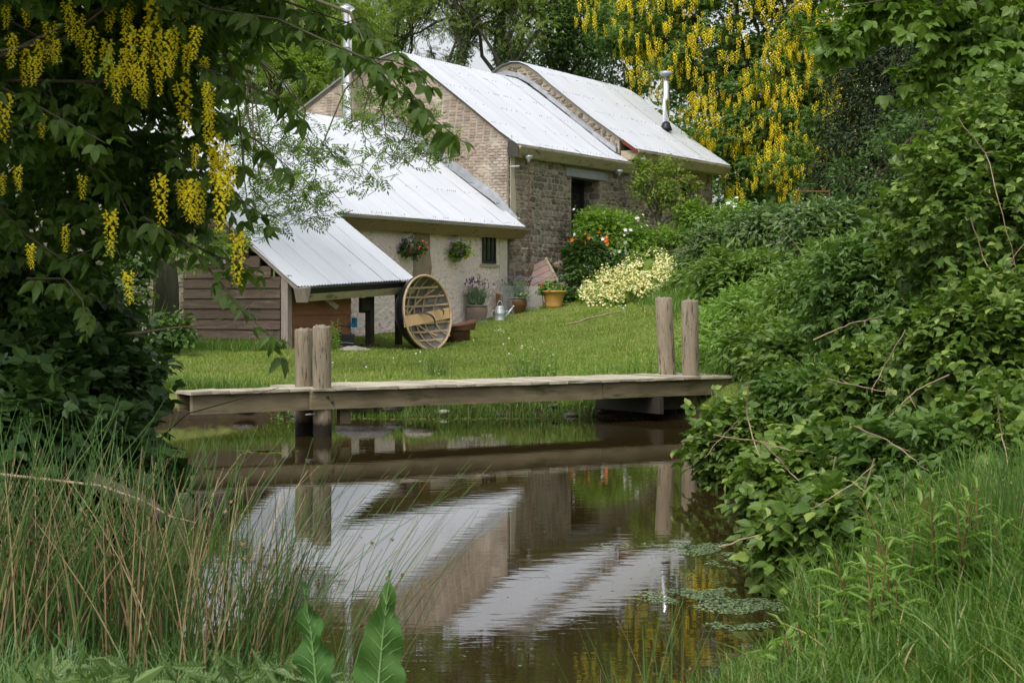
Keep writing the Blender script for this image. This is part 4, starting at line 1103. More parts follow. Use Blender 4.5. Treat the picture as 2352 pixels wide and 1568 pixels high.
def compose(T, places):
    """places: (x,y,z, angle about z, scale, pitch)"""
    Vs, Fs, o = [], [], 0
    for (x, y, z, a, s, p) in places:
        V = T[0] * s
        c, q = math.cos(p), math.sin(p); V = np.stack([V[:, 0], V[:, 1] * c - V[:, 2] * q, V[:, 1] * q + V[:, 2] * c], 1)
        c, q = math.cos(a), math.sin(a); V = np.stack([V[:, 0] * c - V[:, 1] * q, V[:, 0] * q + V[:, 1] * c, V[:, 2]], 1)
        Vs.append(V + np.array([x, y, z])); Fs.append(T[1] + o); o += len(V)
    return np.concatenate(Vs), np.concatenate(Fs)
L4, L4N, L8 = T_leaf4(), T_leaf4(.16), T_leaf8()
TRI4 = compose(L4, [(0, .25, 0, 0, .72, -.1), (0, .25, 0, 1.15, .62, -.15), (0, .25, 0, -1.15, .62, -.15)])
L12 = T_leaf12()
TRI12 = compose(L12, [(0, .25, 0, 0, .75, -.15), (0, .25, 0, 1.1, .66, -.2), (0, .25, 0, -1.1, .66, -.2)])
TRI8 = compose(T_leaf6(.27), [(0, .25, 0, 0, .75, -.15), (0, .25, 0, 1.1, .66, -.2), (0, .25, 0, -1.1, .66, -.2)])
BR8 = compose(T_leaf12(.34, .05, .12), [(0, .3, 0, 0, .72, -.1), (0, .22, 0, 1.3, .6, -.15), (0, .22, 0, -1.3, .6, -.15)])
BR6B = compose(T_leaf6(.25, .05, .2), [(0, .25, 0, 0, .8, -.1), (0, .1, 0, 1.2, .7, -.15), (0, .1, 0, -1.2, .7, -.15)])
BR4 = compose(T_leaf6(.36), [(0, .3, 0, 0, .7, -.1), (0, .22, 0, 1.3, .6, -.15), (0, .22, 0, -1.3, .6, -.15)])
ASH = compose(T_leaf4(.19), [(0, .12 + .17 * (k // 2), -.02 * (k // 2), (1.05 if k % 2 else -1.05), .34, -.1) for k in range(8)] + [(0, .80, -.1, 0, .36, -.2)])
def scatter(T, P, D, N, S):
    TV, TF = T
    Y = norm(D); X = norm(np.cross(Y, N)); Z = np.cross(X, Y)
    S = np.asarray(S)[:, None, None]
    V = P[:, None, :] + S * (TV[None, :, 0, None] * X[:, None] + TV[None, :, 1, None] * Y[:, None] + TV[None, :, 2, None] * Z[:, None])
    n, m = len(P), len(TV)
    F = TF[None] + (np.arange(n) * m)[:, None, None]
    return V.reshape(-1, 3), F.reshape(-1, TF.shape[1])
def rand_dirs(n, out=None, droop=.3, spread=.8, up=1.0, tilt=.5):
    """leaf direction and normal: outwards with droop, face mostly up"""
    r = norm(RNG.normal(size=(n, 3)))
    D = r * spread; D[:, 2] *= .5
    if out is not None: D = D + out * .7
    D[:, 2] -= droop
    N = RNG.normal(size=(n, 3)) * tilt; N[:, 2] += up
    if out is not None: N = N + out * .45
    return norm(D), norm(N)
def in_blobs(blobs, n, clump=.35, k_per=45, shell=(.72, 1.02), zmin=None, flat=.8):
    """points in clumps near the surface of ellipsoids; returns points and outward directions"""
    vol = np.array([b[3] * b[4] + b[3] * b[5] + b[4] * b[5] for b in blobs]); vol = vol / vol.sum()
    Ps, Os, Cs = [], [], []
    for b, f in zip(blobs, vol):
        m = int(n * f); nc = max(3, m // k_per)
        c = norm(RNG.normal(size=(nc, 3)))
        rr = RNG.uniform(*shell, size=(nc, 1)) * np.where(RNG.random((nc, 1)) < .25, RNG.uniform(.4, .9, (nc, 1)), 1)
        R = np.array(b[3:6]); cen = np.array(b[:3]) + c * rr * R
        cs = clump * (.6 + .8 * RNG.random((nc, 1)))
        idx = RNG.integers(0, nc, m)
        off = RNG.normal(size=(m, 3)) * .55 * cs[idx] * np.array([1, 1, flat])
        Ps.append(cen[idx] + off); Os.append(norm(c[idx] + .5 * norm(off))); Cs.append(cen)
    P = np.concatenate(Ps); O = np.concatenate(Os)
    if zmin is not None:
        gz = ground(P[:, 0], P[:, 1]); k = P[:, 2] > gz + zmin; P, O = P[k], O[k]
    return P, O, np.concatenate(Cs)
def limb_path(a, b, sag=.15, n=6, wob=.06):
    a, b = np.array(a, float), np.array(b, float); L = np.linalg.norm(b - a); out = []
    for t in np.linspace(0, 1, n):
        p = a + (b - a) * t + np.array([0, 0, L * sag * math.sin(t * math.pi)])
        if 0 < t < 1: p = p + RNG.normal(size=3) * wob * L * .5
        out.append(p)
    return out
def tree(name, label, cat, base, fork_z, r0, blobs, n, T, size, mat, bark='bark', group=None, clump=.5, k_per=45, limbs=10, droop=.35, lean=None,
         zmin=.1, crown='crown', shell=(.7, 1.02), spread=.8, tilt=.5, flat=.8, ivy=0, sub=0):
    base = np.array(base, float)
    t = empty(name, base, label, cat, group)
    fork = base + np.array([0, 0, fork_z]) + (np.array(lean) if lean is not None else 0)
    mb = MB()
    path = limb_path(base - [0, 0, .3], fork, 0, 6, .03)
    mb.tube(path, [r0 * (1.25 - .5 * k / 5) for k in range(6)], 9)
    P, O, C = in_blobs(blobs, n, clump, k_per, shell, zmin, flat)
    mb.build('trunk', M[bark], t, smooth=True)
    mb = MB()
    pick = C[RNG.permutation(len(C))[:limbs]]
    for c in pick:
        if c[2] < base[2]: continue
        s = path[RNG.integers(3, 6)]
        q = limb_path(s, c, .1, 6, .08); L = np.linalg.norm(c - s)
        mb.tube(q, [max(.008, r0 * .42 * (1 - k / 5.6)) for k in range(6)], 6, False)
        for j in range(sub):
            e = q[RNG.integers(2, 5)]; c2 = c + RNG.normal(size=3) * min(L * .12, .8)
            mb.tube(limb_path(e, c2, .05, 4, .1), [max(.006, r0 * .14), r0 * .09, r0 * .05, .006], 4, False)
    if mb.F: mb.build('branches', M[bark], t, smooth=True)
    D, N = rand_dirs(len(P), O, droop, spread, 1.0, tilt)
    S = size * RNG.uniform(.7, 1.25, len(P))
    V, F = scatter(T, P, D, N, S)
    o = add_np(crown, V, F, M[mat], t); o['kind'] = 'stuff'
    if ivy:
        m = ivy; k = RNG.integers(0, len(path) - 1, m); f = RNG.random((m, 1)); pp = np.array(path)
        Q = pp[k] * (1 - f) + pp[k + 1] * f; a = norm(np.stack([RNG.normal(size=m), RNG.normal(size=m), np.zeros(m)], 1))
        Q = Q + a * (r0 * RNG.uniform(.8, 1.9, (m, 1)))
        D, N = rand_dirs(m, a, .5, .5, .4, .4)
        V, F = scatter(L4, Q, D, N + a, .13 * RNG.uniform(.7, 1.3, m))
        o = add_np('ivy', V, F, M['lf_ivy'], t); o['kind'] = 'stuff'
    return t, P, C, path

def px_blob(px, py, Y, rx, rz, ry):
    """crown lobe: centre in the picture, radii in metres"""
    p = at(px, py, Y); return (p[0], p[1], p[2], rx, ry, rz)
def gb(px, Y):
    x = (px - CX) / F_PX * Y; return (x, Y, G(x, Y))

# ---------------------------------------------------------------- far woodland (one mass) and single trees
Pf = []
n = 60000
x = RNG.uniform(-45, 60, n); y = 84 + RNG.uniform(0, 10, n) + 4 * np.sin(x * .3)
top = 10 + 3.0 * np.sin(x * .35 + 1) + 2 * np.sin(x * .9) + 1.2 * np.sin(x * 2.3)
dens = np.where((x > -10) & (x < 4.5), .05, 1.0)
k = RNG.random(n) < dens
x, y, top = x[k], y[k], top[k]
z = 2.5 + (top) * RNG.random(len(x)) ** .9
P = np.stack([x, y, z], 1)
P += .5 * np.sin(P[:, [1, 2, 0]] * 3)
D, N = rand_dirs(len(P), None, .3)
V, F = scatter(L4, P, D, N, RNG.uniform(.3, .6, len(P)))
o = add_np('far_woodland', V, F, M['lf_fardark']); props(o, 'distant belt of mixed woodland closing the view behind the barns', 'woodland', kind='stuff')

def back(name, label, px, Y, r0, blobs, n, mat, size=.13, T=L4, **kw):
    return tree(name, label, 'tree', gb(px, Y), kw.pop('fork', 5.0), r0, [px_blob(*b) for b in blobs], n, T, size, mat, group='trees behind the barns', **kw)
back('feathery_tree', 'feathery light green tree rising left of the shiny flue', 640, 62, .28,
     [(650, 110, 62, 2.8, 2.5, 2), (560, 40, 63, 2.4, 2.2, 2), (740, 40, 62, 2.3, 1.9, 2), (700, 190, 61, 1.8, 1.2, 1.5), (620, -60, 62, 3, 2, 2)], 12000, 'lf_ash', .34, ASH, clump=.45, limbs=16, sub=3, bark='trunk_far', droop=.5)
back('feathery_tree', 'loose light green tree right behind the tall brick gable top', 870, 68, .25,
     [(850, 20, 68, 2.4, 2.0, 2), (930, 70, 69, 1.7, 1.4, 1.5), (800, 90, 67, 1.6, 1.5, 1.5), (900, -80, 68, 3, 2, 2)], 4200, 'lf_far', .34, ASH, clump=.6, limbs=18, sub=5, bark='trunk_far')
back('ivy_tree', 'ivy wrapped trunk leaning right against the white sky, left of its twin', 985, 66, .20,
     [(1060, -70, 66, 2.8, 1.8, 2), (1040, 60, 67, 1.7, 1.0, 1.5), (960, 120, 67, 1.3, .8, 1)], 2100, 'lf_far', .26, ASH, clump=.55, limbs=20, sub=6, lean=(2.0, 0, 3.5), fork=8.0, ivy=3600, bark='trunk_far')
back('ivy_tree', 'ivy wrapped trunk rising behind the left end of the far barn ridge', 1110, 66, .22,
     [(1150, -70, 66, 2.6, 1.8, 2), (1200, 40, 66, 1.8, 1.0, 1.5), (1090, 60, 67, 1.2, .9, 1)], 2500, 'lf_far', .26, ASH, clump=.55, limbs=22, sub=6, lean=(.9, 0, 3.5), fork=8.0, ivy=4400, bark='trunk_far')
back('bushy_tree', 'dark green bushy tree behind the farthest barn roof', 1290, 70, .3,
     [(1250, 100, 70, 1.9, 1.6, 2), (1350, 60, 70, 2.0, 1.9, 2), (1300, -20, 71, 2.4, 1.6, 2), (1420, 140, 69, 1.7, 1.5, 2)], 20000, 'lf_fardark', .17, clump=.5, limbs=16, sub=3, bark='trunk_far')
back('bushy_tree', 'dark tree far left seen between the laburnum sprays', 330, 58, .3,
     [(330, 60, 58, 3.4, 3.4, 2), (180, 160, 57, 2.6, 3.4, 2), (60, 200, 56, 2.6, 4.2, 2), (430, 120, 58, 1.6, 1.8, 2)], 16000, 'lf_fardark', .2, clump=.6, limbs=10)
# dark conifers on the right
for k, (px, py, Y, rx, rz, lab) in enumerate(((2050, 270, 50, 1.9, 3.6, 'dark yew tree left of its twin behind the bramble bank'), (2290, 200, 44, 2.3, 4.4, 'dark yew tree at the right edge behind the bramble bank'), (2190, 60, 58, 3.0, 4.2, 'tall dark conifer farthest back on the right'))):
    tree('yew_tree', lab, 'tree', gb(px, Y), 4.0, .3, [px_blob(px, py, Y, rx, rz, 1.6), px_blob(px - 60, py + 120, Y - 1, rx * .8, rz * .5, 1.3), px_blob(px + 60, py - 120, Y, rx * .8, rz * .6, 1.3)], 22000, L4N, .20, 'lf_yew',
         bark='twig_dark', group='dark conifers', clump=.45, limbs=14, droop=.5, spread=.9, sub=2)
tree('hawthorn_tree', 'small leaved hawthorn in front of the dark conifers', 'tree', gb(2060, 36), 2.2, .10,
     [px_blob(2080, 330, 36, 1.0, .9, .8), px_blob(2180, 250, 36, .9, .8, .8), px_blob(1990, 420, 36, .8, .6, .7), px_blob(2240, 380, 35, 1.1, 1.0, .8)], 5200, L4, .10, 'lf_fardark', bark='twig_dark', clump=.25, limbs=22, sub=3)

# ---------------------------------------------------------------- laburnum racemes
def T_raceme(nf, fl, seed, detail=True):
    r = np.random.default_rng(seed); V = []; F = []; MI = []
    def tri(a, b, c, m):
        o = len(V); V.extend([a, b, c]); F.append((o, o + 1, o + 2)); MI.append(m)
    bend = r.uniform(-.05, .05, 2)
    ax = lambda t: np.array([bend[0] * t * t, bend[1] * t * t, -t])
    for k in range(10 if detail else 4):
        m = 10 if detail else 4
        a, b = ax(k / m), ax((k + 1) / m); w = np.array([.006, 0, 0])
        tri(a - w, a + w, b, 1); tri(b, a + w, b + w, 1)
    for k in range(nf):
        t = .06 + .94 * (k + r.uniform(-.3, .3)) / nf
        rad = .135 * (1 - .62 * t) + .01
        an = k * 2.4 + r.uniform(-.4, .4)
        o = np.array([math.cos(an), math.sin(an), 0]); side = np.array([-o[1], o[0], 0]); up = np.array([0, 0, 1])
        c = ax(t) + o * rad * .75
        s = fl * (1 - .45 * t) * r.uniform(.8, 1.2)
        if detail:
            tri(ax(t), ax(t) + np.array([0, 0, .008]), c, 1)
            e = c + up * s * .75 + o * s * .25
            tri(c, c + side * s * .5 + up * s * .45, e, 0); tri(c, e, c - side * s * .5 + up * s * .45, 0)
            k1 = c + o * s * .95 - up * s * .28
            tri(c + up * s * .1, c + side * s * .28 + o * s * .5, k1, 0); tri(c + up * s * .1, k1, c - side * s * .28 + o * s * .5, 0)
            tri(c, c + o * s * .5 - up * s * .42, k1, 0)
        else:
            tri(c + side * s * .5 + up * s * .3, c - side * s * .5 + up * s * .3, c + o * s * .6 - up * s * .7, 0)
            tri(c + up * s * .5, c + o * s * .8, c - up * s * .4, 0)
    return np.array(V), np.array(F), np.array(MI)
RAC = [T_raceme(40, .115, 50 + k) for k in range(5)]
RACME = [fast_mesh('flower_raceme', r[0], r[1], [M['petal'], M['twig_dark'] if False else M['lf_lab']], False, r[2]) for r in RAC]
RACF = [T_raceme(22, .12, 70 + k, False) for k in range(3)]
RACFME = [fast_mesh('flower_raceme', r[0], r[1], [M['petal'], M['lf_lab_far']], False, r[2]) for r in RACF]
def put(name, me, parent, p, rot, s):
    o = bpy.data.objects.new(name, me); COL.objects.link(o); o.parent = parent
    o.location = [float(a) for a in (np.array(p) - ORG[parent.name])]; o.rotation_euler = rot; o.scale = (s, s, s) if not hasattr(s, '__len__') else s
    return o

# ---------------------------------------------------------------- the big laburnum behind the end barn
LB = [px_blob(1690, 60, 62, 4.3, 3.3, 2.6), px_blob(1830, 250, 60, 2.2, 2.6, 2.2), px_blob(1480, 10, 64, 2.5, 2.0, 2), px_blob(1740, 260, 61, 2.6, 2.2, 1.8),
      px_blob(1830, 400, 59, 1.8, 1.3, 1.5), px_blob(1740, 400, 60, 1.2, 1.5, 1.2), px_blob(1560, 130, 63, 1.6, 1.2, 1.4), px_blob(1700, -150, 62, 4.5, 2.5, 3), px_blob(1880, 120, 60.5, 1.7, 2.4, 1.8), px_blob(1915, 300, 59.5, 1.1, 1.6, 1.2), px_blob(1640, 290, 60.5, 1.3, 1.1, 1.1)]
tl, PL, CL, _ = tree('laburnum_tree', 'large laburnum in full yellow flower hanging over the farthest barn', 'tree', gb(1800, 61), 3.6, .26, LB, 60000, TRI4, .19, 'lf_lab_far',
               clump=.42, limbs=26, droop=.5, shell=(.62, 1.03), tilt=.5, zmin=.3, k_per=60)
# racemes hang from the camera side of the crown
def face_pts(blobs, n):
    vol = np.array([b[3] * b[5] for b in blobs]); vol = vol / vol.sum(); out = []
    for b, f in zip(blobs, vol):
        m = int(n * f); d = norm(RNG.normal(size=(m, 3))); d[:, 1] = -np.abs(d[:, 1]) - .25; d = norm(d)
        out.append(np.array(b[:3]) + d * np.array(b[3:6]) * RNG.uniform(.96, 1.16, (m, 1)))
    return np.concatenate(out)
fp = face_pts(LB, 3500)
gr = .5 + .5 * np.sin(fp[:, 0] * 2.1 + 1.3 * np.sin(fp[:, 2] * 1.9)) * np.sin(fp[:, 2] * 2.4 + fp[:, 0])
fp = fp[RNG.random(len(fp)) < (.22 + .78 * gr)]
pj = CX + F_PX * fp[:, 0] / fp[:, 1]; pz = HOR_Y - (fp[:, 2] - CAM_H) / fp[:, 1] * F_PX
fp = fp[(pz < 470)]; 
vis = (CX + F_PX * fp[:, 0] / fp[:, 1] < 2010) & (HOR_Y - (fp[:, 2] - CAM_H) / fp[:, 1] * F_PX > -20)
fp = np.concatenate([fp[vis], fp[~vis]])
# sprays: a few racemes side by side
k = 0
for p in fp[:290]:
    put('flower_raceme', RACFME[k % 3], tl, p, (0, 0, random.uniform(0, 6.28)), random.uniform(.34, .56) * np.array([1.15, 1.15, 1])); k += 1
Vs, Fs, Ms, o_ = [], [], [], 0
for p in fp[290:]:
    for j in range(1):
        r = RACF[k % 3]; s = random.uniform(.28, .52); a = random.uniform(0, 6.28); c_, s_ = math.cos(a), math.sin(a)
        V = r[0] * s * np.array([1.15, 1.15, 1]); V = np.stack([V[:, 0] * c_ - V[:, 1] * s_, V[:, 0] * s_ + V[:, 1] * c_, V[:, 2]], 1)
        Vs.append(V + p + RNG.normal(size=3) * .05); Fs.append(r[1] + o_); Ms.append(r[2]); o_ += len(V); k += 1
o = add_np('flower_racemes', np.concatenate(Vs), np.concatenate(Fs), [M['petal'], M['lf_lab_far']], tl, mi=np.concatenate(Ms)); o['kind'] = 'stuff'

# ---------------------------------------------------------------- the near laburnum, top left
NL = empty('laburnum_tree', (-5.6, 11.0, G(-5.6, 11)), 'near laburnum at the left edge with long yellow flower chains hanging over the water', 'tree')
ORG[NL.name] = np.array([-5.6, 11.0, G(-5.6, 11)])
mb = MB(); tk = [(-5.6, 11.0, .4), (-5.5, 11.1, 1.6), (-5.2, 11.2, 3.0), (-4.7, 11.3, 4.2)]
mb.tube(tk, [.17, .14, .12, .09], 10); mb.build('trunk', M['bark'], NL, smooth=True)
NB = [px_blob(120, 120, 12.0, .95, .85, .9), px_blob(330, 60, 11.6, .75, .6, .7), px_blob(300, 330, 12.6, .8, .65, .7), px_blob(90, 420, 12.6, .8, .8, .8), px_blob(400, 230, 12, .42, .4, .5), px_blob(455, 60, 11.5, .28, .3, .4),
      px_blob(330, 480, 13, .55, .35, .5), px_blob(60, 640, 12.6, .55, .5, .5), px_blob(150, -150, 11.6, 1.4, .8, 1.2), px_blob(520, -90, 11, 1.0, .45, .8), px_blob(-150, 250, 11.5, .9, 1.3, 1), px_blob(440, 400, 12.6, .35, .45, .4),
      px_blob(0, -300, 10, 2.6, .6, 2.5)]  # crown lobes above the frame are unseen, added to shade the leaves below
P, O, C = in_blobs(NB, 11500, .22, 30, (.3, 1.02))
D, N = rand_dirs(len(P), O, .55, .8, .9, .5)
V, F = scatter(TRI8, P, D, N, .125 * RNG.uniform(.7, 1.3, len(P)))
o = add_np('crown', V, F, M['lf_lab'], NL); o['kind'] = 'stuff'
mb = MB()
for c in C[RNG.permutation(len(C))[:46]]:
    s = np.array(tk[RNG.integers(1, 4)]); mb.tube(limb_path(s, c, .05, 6, .05), [.035, .03, .022, .016, .011, .006], 6, False)
mb.build('branches', M['bark'], NL, smooth=True)
# long sprays: (points in the picture, distance)
SPR = [([(330, -60), (480, 20), (640, 45), (760, 100), (850, 140), (930, 195), (985, 265), (1030, 300), (1070, 330)], 10.4, 1.0),
       ([(760, 100), (830, 130), (905, 140), (960, 165), (1000, 205)], 10.5, 1.4),
       ([(850, 140), (890, 190), (925, 215), (965, 245)], 10.5, 1.3),
       ([(560, -30), (700, 20), (820, 60), (900, 110)], 10.8, 1.3),
       ([(560, 30), (660, 80), (745, 70), (830, 40)], 10.9, 1.2),
       ([(450, 150), (550, 190), (640, 225), (700, 280)], 10.6, 1.2),
       ([(420, 240), (520, 280), (600, 330), (680, 400)], 10.9, 1.0),
       ([(380, 330), (480, 420), (570, 470), (640, 520)], 10.9, 1.2),
       ([(330, 500), (430, 560), (500, 642), (567, 722), (618, 768), (650, 816)], 10.8, .9),
       ([(440, 560), (500, 590), (545, 600), (590, 640)], 10.8, 1.2),
       ([(0, 200), (80, 240), (170, 290), (245, 330)], 10.2, 1.0),
       ([(60, 640), (150, 640), (190, 690), (200, 770)], 10.9, .9),
       ([(480, 60), (530, 150), (550, 260), (560, 400), (575, 520)], 11.0, .7),
       ([(200, 380), (260, 420), (300, 500), (330, 560)], 11.4, 1.2),
       ([(0, 480), (60, 540), (150, 600), (240, 560)], 11.2, 1.2),
       ([(480, -20), (580, 60), (640, 130), (700, 180)], 11.2, 1.3)]
LFM = [fast_mesh('leaf', TRI12[0] * np.array([1 + .1 * q, 1, 1 + q]), TRI12[1], M['lf_lab'], True) for q in range(3)]
mb = MB(); leaves = 0
for pts, Y, dn in SPR:
    P3 = [at(x, y, Y + .25 * math.sin(i * 1.3)) for i, (x, y) in enumerate(pts)]
    P3 = np.array(P3); s = np.concatenate([[0], np.cumsum(np.sqrt((np.diff(P3, axis=0) ** 2).sum(1)))])
    tt = np.linspace(0, s[-1], 26); Q = np.stack([np.interp(tt, s, P3[:, a]) for a in range(3)], 1)
    mb.tube(Q, list(np.linspace(.010, .0025, 26)), 5, False)
    m = int(s[-1] / .085 * dn)
    for j in range(m):
        f = (j + .5) / m; p = np.array([np.interp(f * s[-1], s, P3[:, a]) for a in range(3)])
        if leaves >= 300: break
        d = Vector((random.uniform(-1, 1), random.uniform(-.8, .8), random.uniform(-.9, .25)))
        rot = d.to_track_quat('Y', 'Z').to_euler()
        put('leaf', LFM[leaves % 3], NL, p + RNG.normal(size=3) * .012, rot, random.uniform(.10, .165)); leaves += 1
mb.build('twigs', M['twig_dark'], NL, smooth=True)
RC = [(15, 10, 60), (60, 0, 65), (115, 45, 100), (155, 0, 95), (205, 60, 115), (245, 90, 115), (255, 0, 75), (290, 20, 60), (300, 60, 120), (325, 120, 95), (350, 0, 140), (380, 70, 110), (330, 180, 70), (420, 180, 130),
      (400, 60, 70), (430, 100, 70), (475, 190, 70), (480, 250, 85), (470, 130, 60), (495, 300, 110), (520, 330, 100), (508, 400, 135), (530, 380, 80), (368, 400, 120), (415, 410, 70), (440, 410, 105), (430, 430, 80), (460, 420, 95),
      (550, 530, 128), (15, 210, 118), (75, 130, 70), (90, 95, 85), (60, 110, 90), (292, 620, 80), (95, 260, 60), (5, 400, 50), (40, 380, 60), (190, 400, 60), (255, 480, 110), (345, 40, 110), (362, 130, 90), (310, 150, 80),
      (285, 110, 90), (335, 60, 80), (410, 20, 100), (450, 60, 80), (490, 340, 90), (480, 200, 90), (500, 360, 80), (395, 120, 60), (130, 90, 60), (30, 80, 80), (180, 30, 80), (270, 150, 90), (300, 0, 60), (450, 330, 60), (70, 560, 60), (150, 520, 60)]
for k, (x, y, L) in enumerate(RC):
    Y = 10.6 + random.uniform(-.3, .5)
    p = at(x, y, Y); L_ = L / F_PX * Y
    put('flower_raceme', RACME[k % 5], NL, p, (random.uniform(-.06, .06), random.uniform(-.06, .06), random.uniform(0, 6.28)), (L_ * 1.15 if L < 90 else L_, L_ * 1.15 if L < 90 else L_, L_))

# ---------------------------------------------------------------- ash tree with drooping twigs across the roof
ab = np.array([-6.6, 33, G(-6.6, 33)])
AT = empty('ash_tree', ab, 'ash tree with bare trunk left of the shed, curling twigs drooping across the roof', 'tree')
mb = MB(); tp = [ab + [0, 0, -.3], ab + [.05, 0, 1.2], ab + [-.05, 0, 2.6], ab + [.2, .1, 4.4], ab + [.8, 0, 6.2], ab + [1.6, 0, 7.4]]
mb.tube(tp, [.30, .24, .20, .17, .13, .08], 10); mb.build('trunk', M['trunk_far'], AT, smooth=True)
TW = [[(640, 230), (655, 290), (640, 350), (660, 420), (700, 455)], [(700, 250), (700, 300), (730, 360), (720, 420), (745, 460)], [(690, 240), (620, 300), (610, 370), (650, 430), (630, 470)],
      [(880, 190), (872, 240), (890, 300), (885, 350), (930, 370)], [(930, 230), (960, 290), (950, 340), (990, 352), (1020, 340)], [(905, 215), (930, 260), (925, 320), (960, 350)],
      [(860, 190), (835, 250), (830, 300), (850, 350), (830, 380), (870, 430)], [(740, 330), (765, 350), (790, 370), (820, 395)], [(560, 230), (590, 330), (580, 400), (600, 470)],
      [(600, 330), (640, 430), (700, 440), (740, 490), (700, 500)], [(560, 390), (590, 450), (640, 490), (620, 540)], [(870, 180), (900, 240), (950, 260), (985, 300), (1000, 345)], [(820, 160), (850, 230), (845, 280)],
      [(640, 200), (560, 260), (590, 300), (560, 340)], [(580, 300), (620, 330), (660, 330), (700, 350)], [(600, 420), (640, 400), (690, 400), (720, 440), (770, 440)], [(470, 560), (520, 560), (545, 530)], [(380, 560), (440, 590), (480, 560)]]
mbt = MB(); PA, DA = [], []
tb = at(820, 120, 27); hub = [at(560, 120, 28), at(700, 60, 28), at(850, 130, 28)]
for hcen in hub: mbt.tube(limb_path(tp[4], hcen, .15, 8, .04), list(np.linspace(.07, .02, 8)), 6, False)
for pts in TW:
    Y = random.uniform(26.5, 29)
    P3 = np.array([at(x, y, Y + random.uniform(-.3, .3)) for x, y in pts]); s = np.concatenate([[0], np.cumsum(np.sqrt((np.diff(P3, axis=0) ** 2).sum(1)))])
    tt = np.linspace(0, s[-1], 22); Q = np.stack([np.interp(tt, s, P3[:, a]) for a in range(3)], 1) + RNG.normal(size=(22, 3)) * .02
    j = int(np.argmin([np.linalg.norm(Q[0] - h) for h in hub])); mbt.tube(limb_path(hub[j], Q[0], .1, 5, .05), [.02, .016, .014, .013, .012], 5, False)
    mbt.tube(Q, list(np.linspace(.014, .004, 22)), 5, False)
    for k in range(2, 22):
        for side in (-1, 1):
            if random.random() < .38:      # curled side twigs
                a = random.uniform(-.6, .8); L = random.uniform(.12, .34); e = Q[k] + np.array([side * L * math.cos(a), random.uniform(-.1, .1), -L * .5 + L * .3 * random.random()])
                m_ = (Q[k] + e) / 2 + [0, 0, -L * .25]; e2 = e + [side * L * .15, 0, L * .3]
                mbt.tube([Q[k], m_, e, e2], [.006, .005, .004, .003], 4, False)
                for q in range(3): PA.append(e2 + RNG.normal(size=3) * .03); DA.append(np.array([side * .5, 0, .2]) + RNG.normal(size=3) * .7)
                PA.append(m_); DA.append(RNG.normal(size=3) * [1, 1, .4] - [0, 0, .4])
        if random.random() < .6: PA.append(Q[k]); DA.append(RNG.normal(size=3) * [1, 1, .5] - [0, 0, .5])
mbt.build('twigs', M['twig_dark'], AT, smooth=True)
PA, DA = np.array(PA), norm(np.array(DA)); NN = RNG.normal(size=PA.shape) * .5 + [0, 0, 1]
V, F = scatter(ASH, PA, DA, NN, .215 * RNG.uniform(.7, 1.3, len(PA)))
o = add_np('leaflets', V, F, M['lf_ash_dark'], AT); o['kind'] = 'stuff'
AB = [(ab[0] + 1, 33, 9.6, 2.6, 2, 1.6), (ab[0] + 3.4, 31, 9.8, 2.2, 1.6, 1.2), px_blob(560, 20, 33, 1.3, 1.0, 1.1), px_blob(250, 60, 33, 1.6, 1.4, 1.2)]
P, O, C = in_blobs(AB, 4200, .5, 40)
D, N = rand_dirs(len(P), O, .5)
V, F = scatter(ASH, P, D, N, .26 * RNG.uniform(.7, 1.3, len(P))); o = add_np('crown', V, F, M['lf_ash'], AT); o['kind'] = 'stuff'

# ---------------------------------------------------------------- oak branch, top right
tree('oak_tree', 'oak bough with fresh lobed leaves reaching in at the top right', 'tree', (8.8, 19, G(8.8, 19)), 4.2, .22,
     [px_blob(2050, 40, 19, .95, .42, .7), px_blob(2230, 90, 19, .8, .5, .7), px_blob(1930, 90, 18.6, .35, .26, .4), px_blob(2130, 190, 19, .38, .22, .4), px_blob(2320, 30, 19, .6, .6, .6), px_blob(2200, -140, 20, 2.0, .8, 1.6)],
     3300, compose(T_leaf8(.30, .06, .1), [(0, 0, 0, 0, 1, 0), (0, .0, 0, .9, .8, -.1), (0, 0, 0, -.9, .8, -.1)]), .15, 'lf_oak', clump=.22, k_per=26, limbs=26, sub=1, droop=.4, shell=(.3, 1.0))

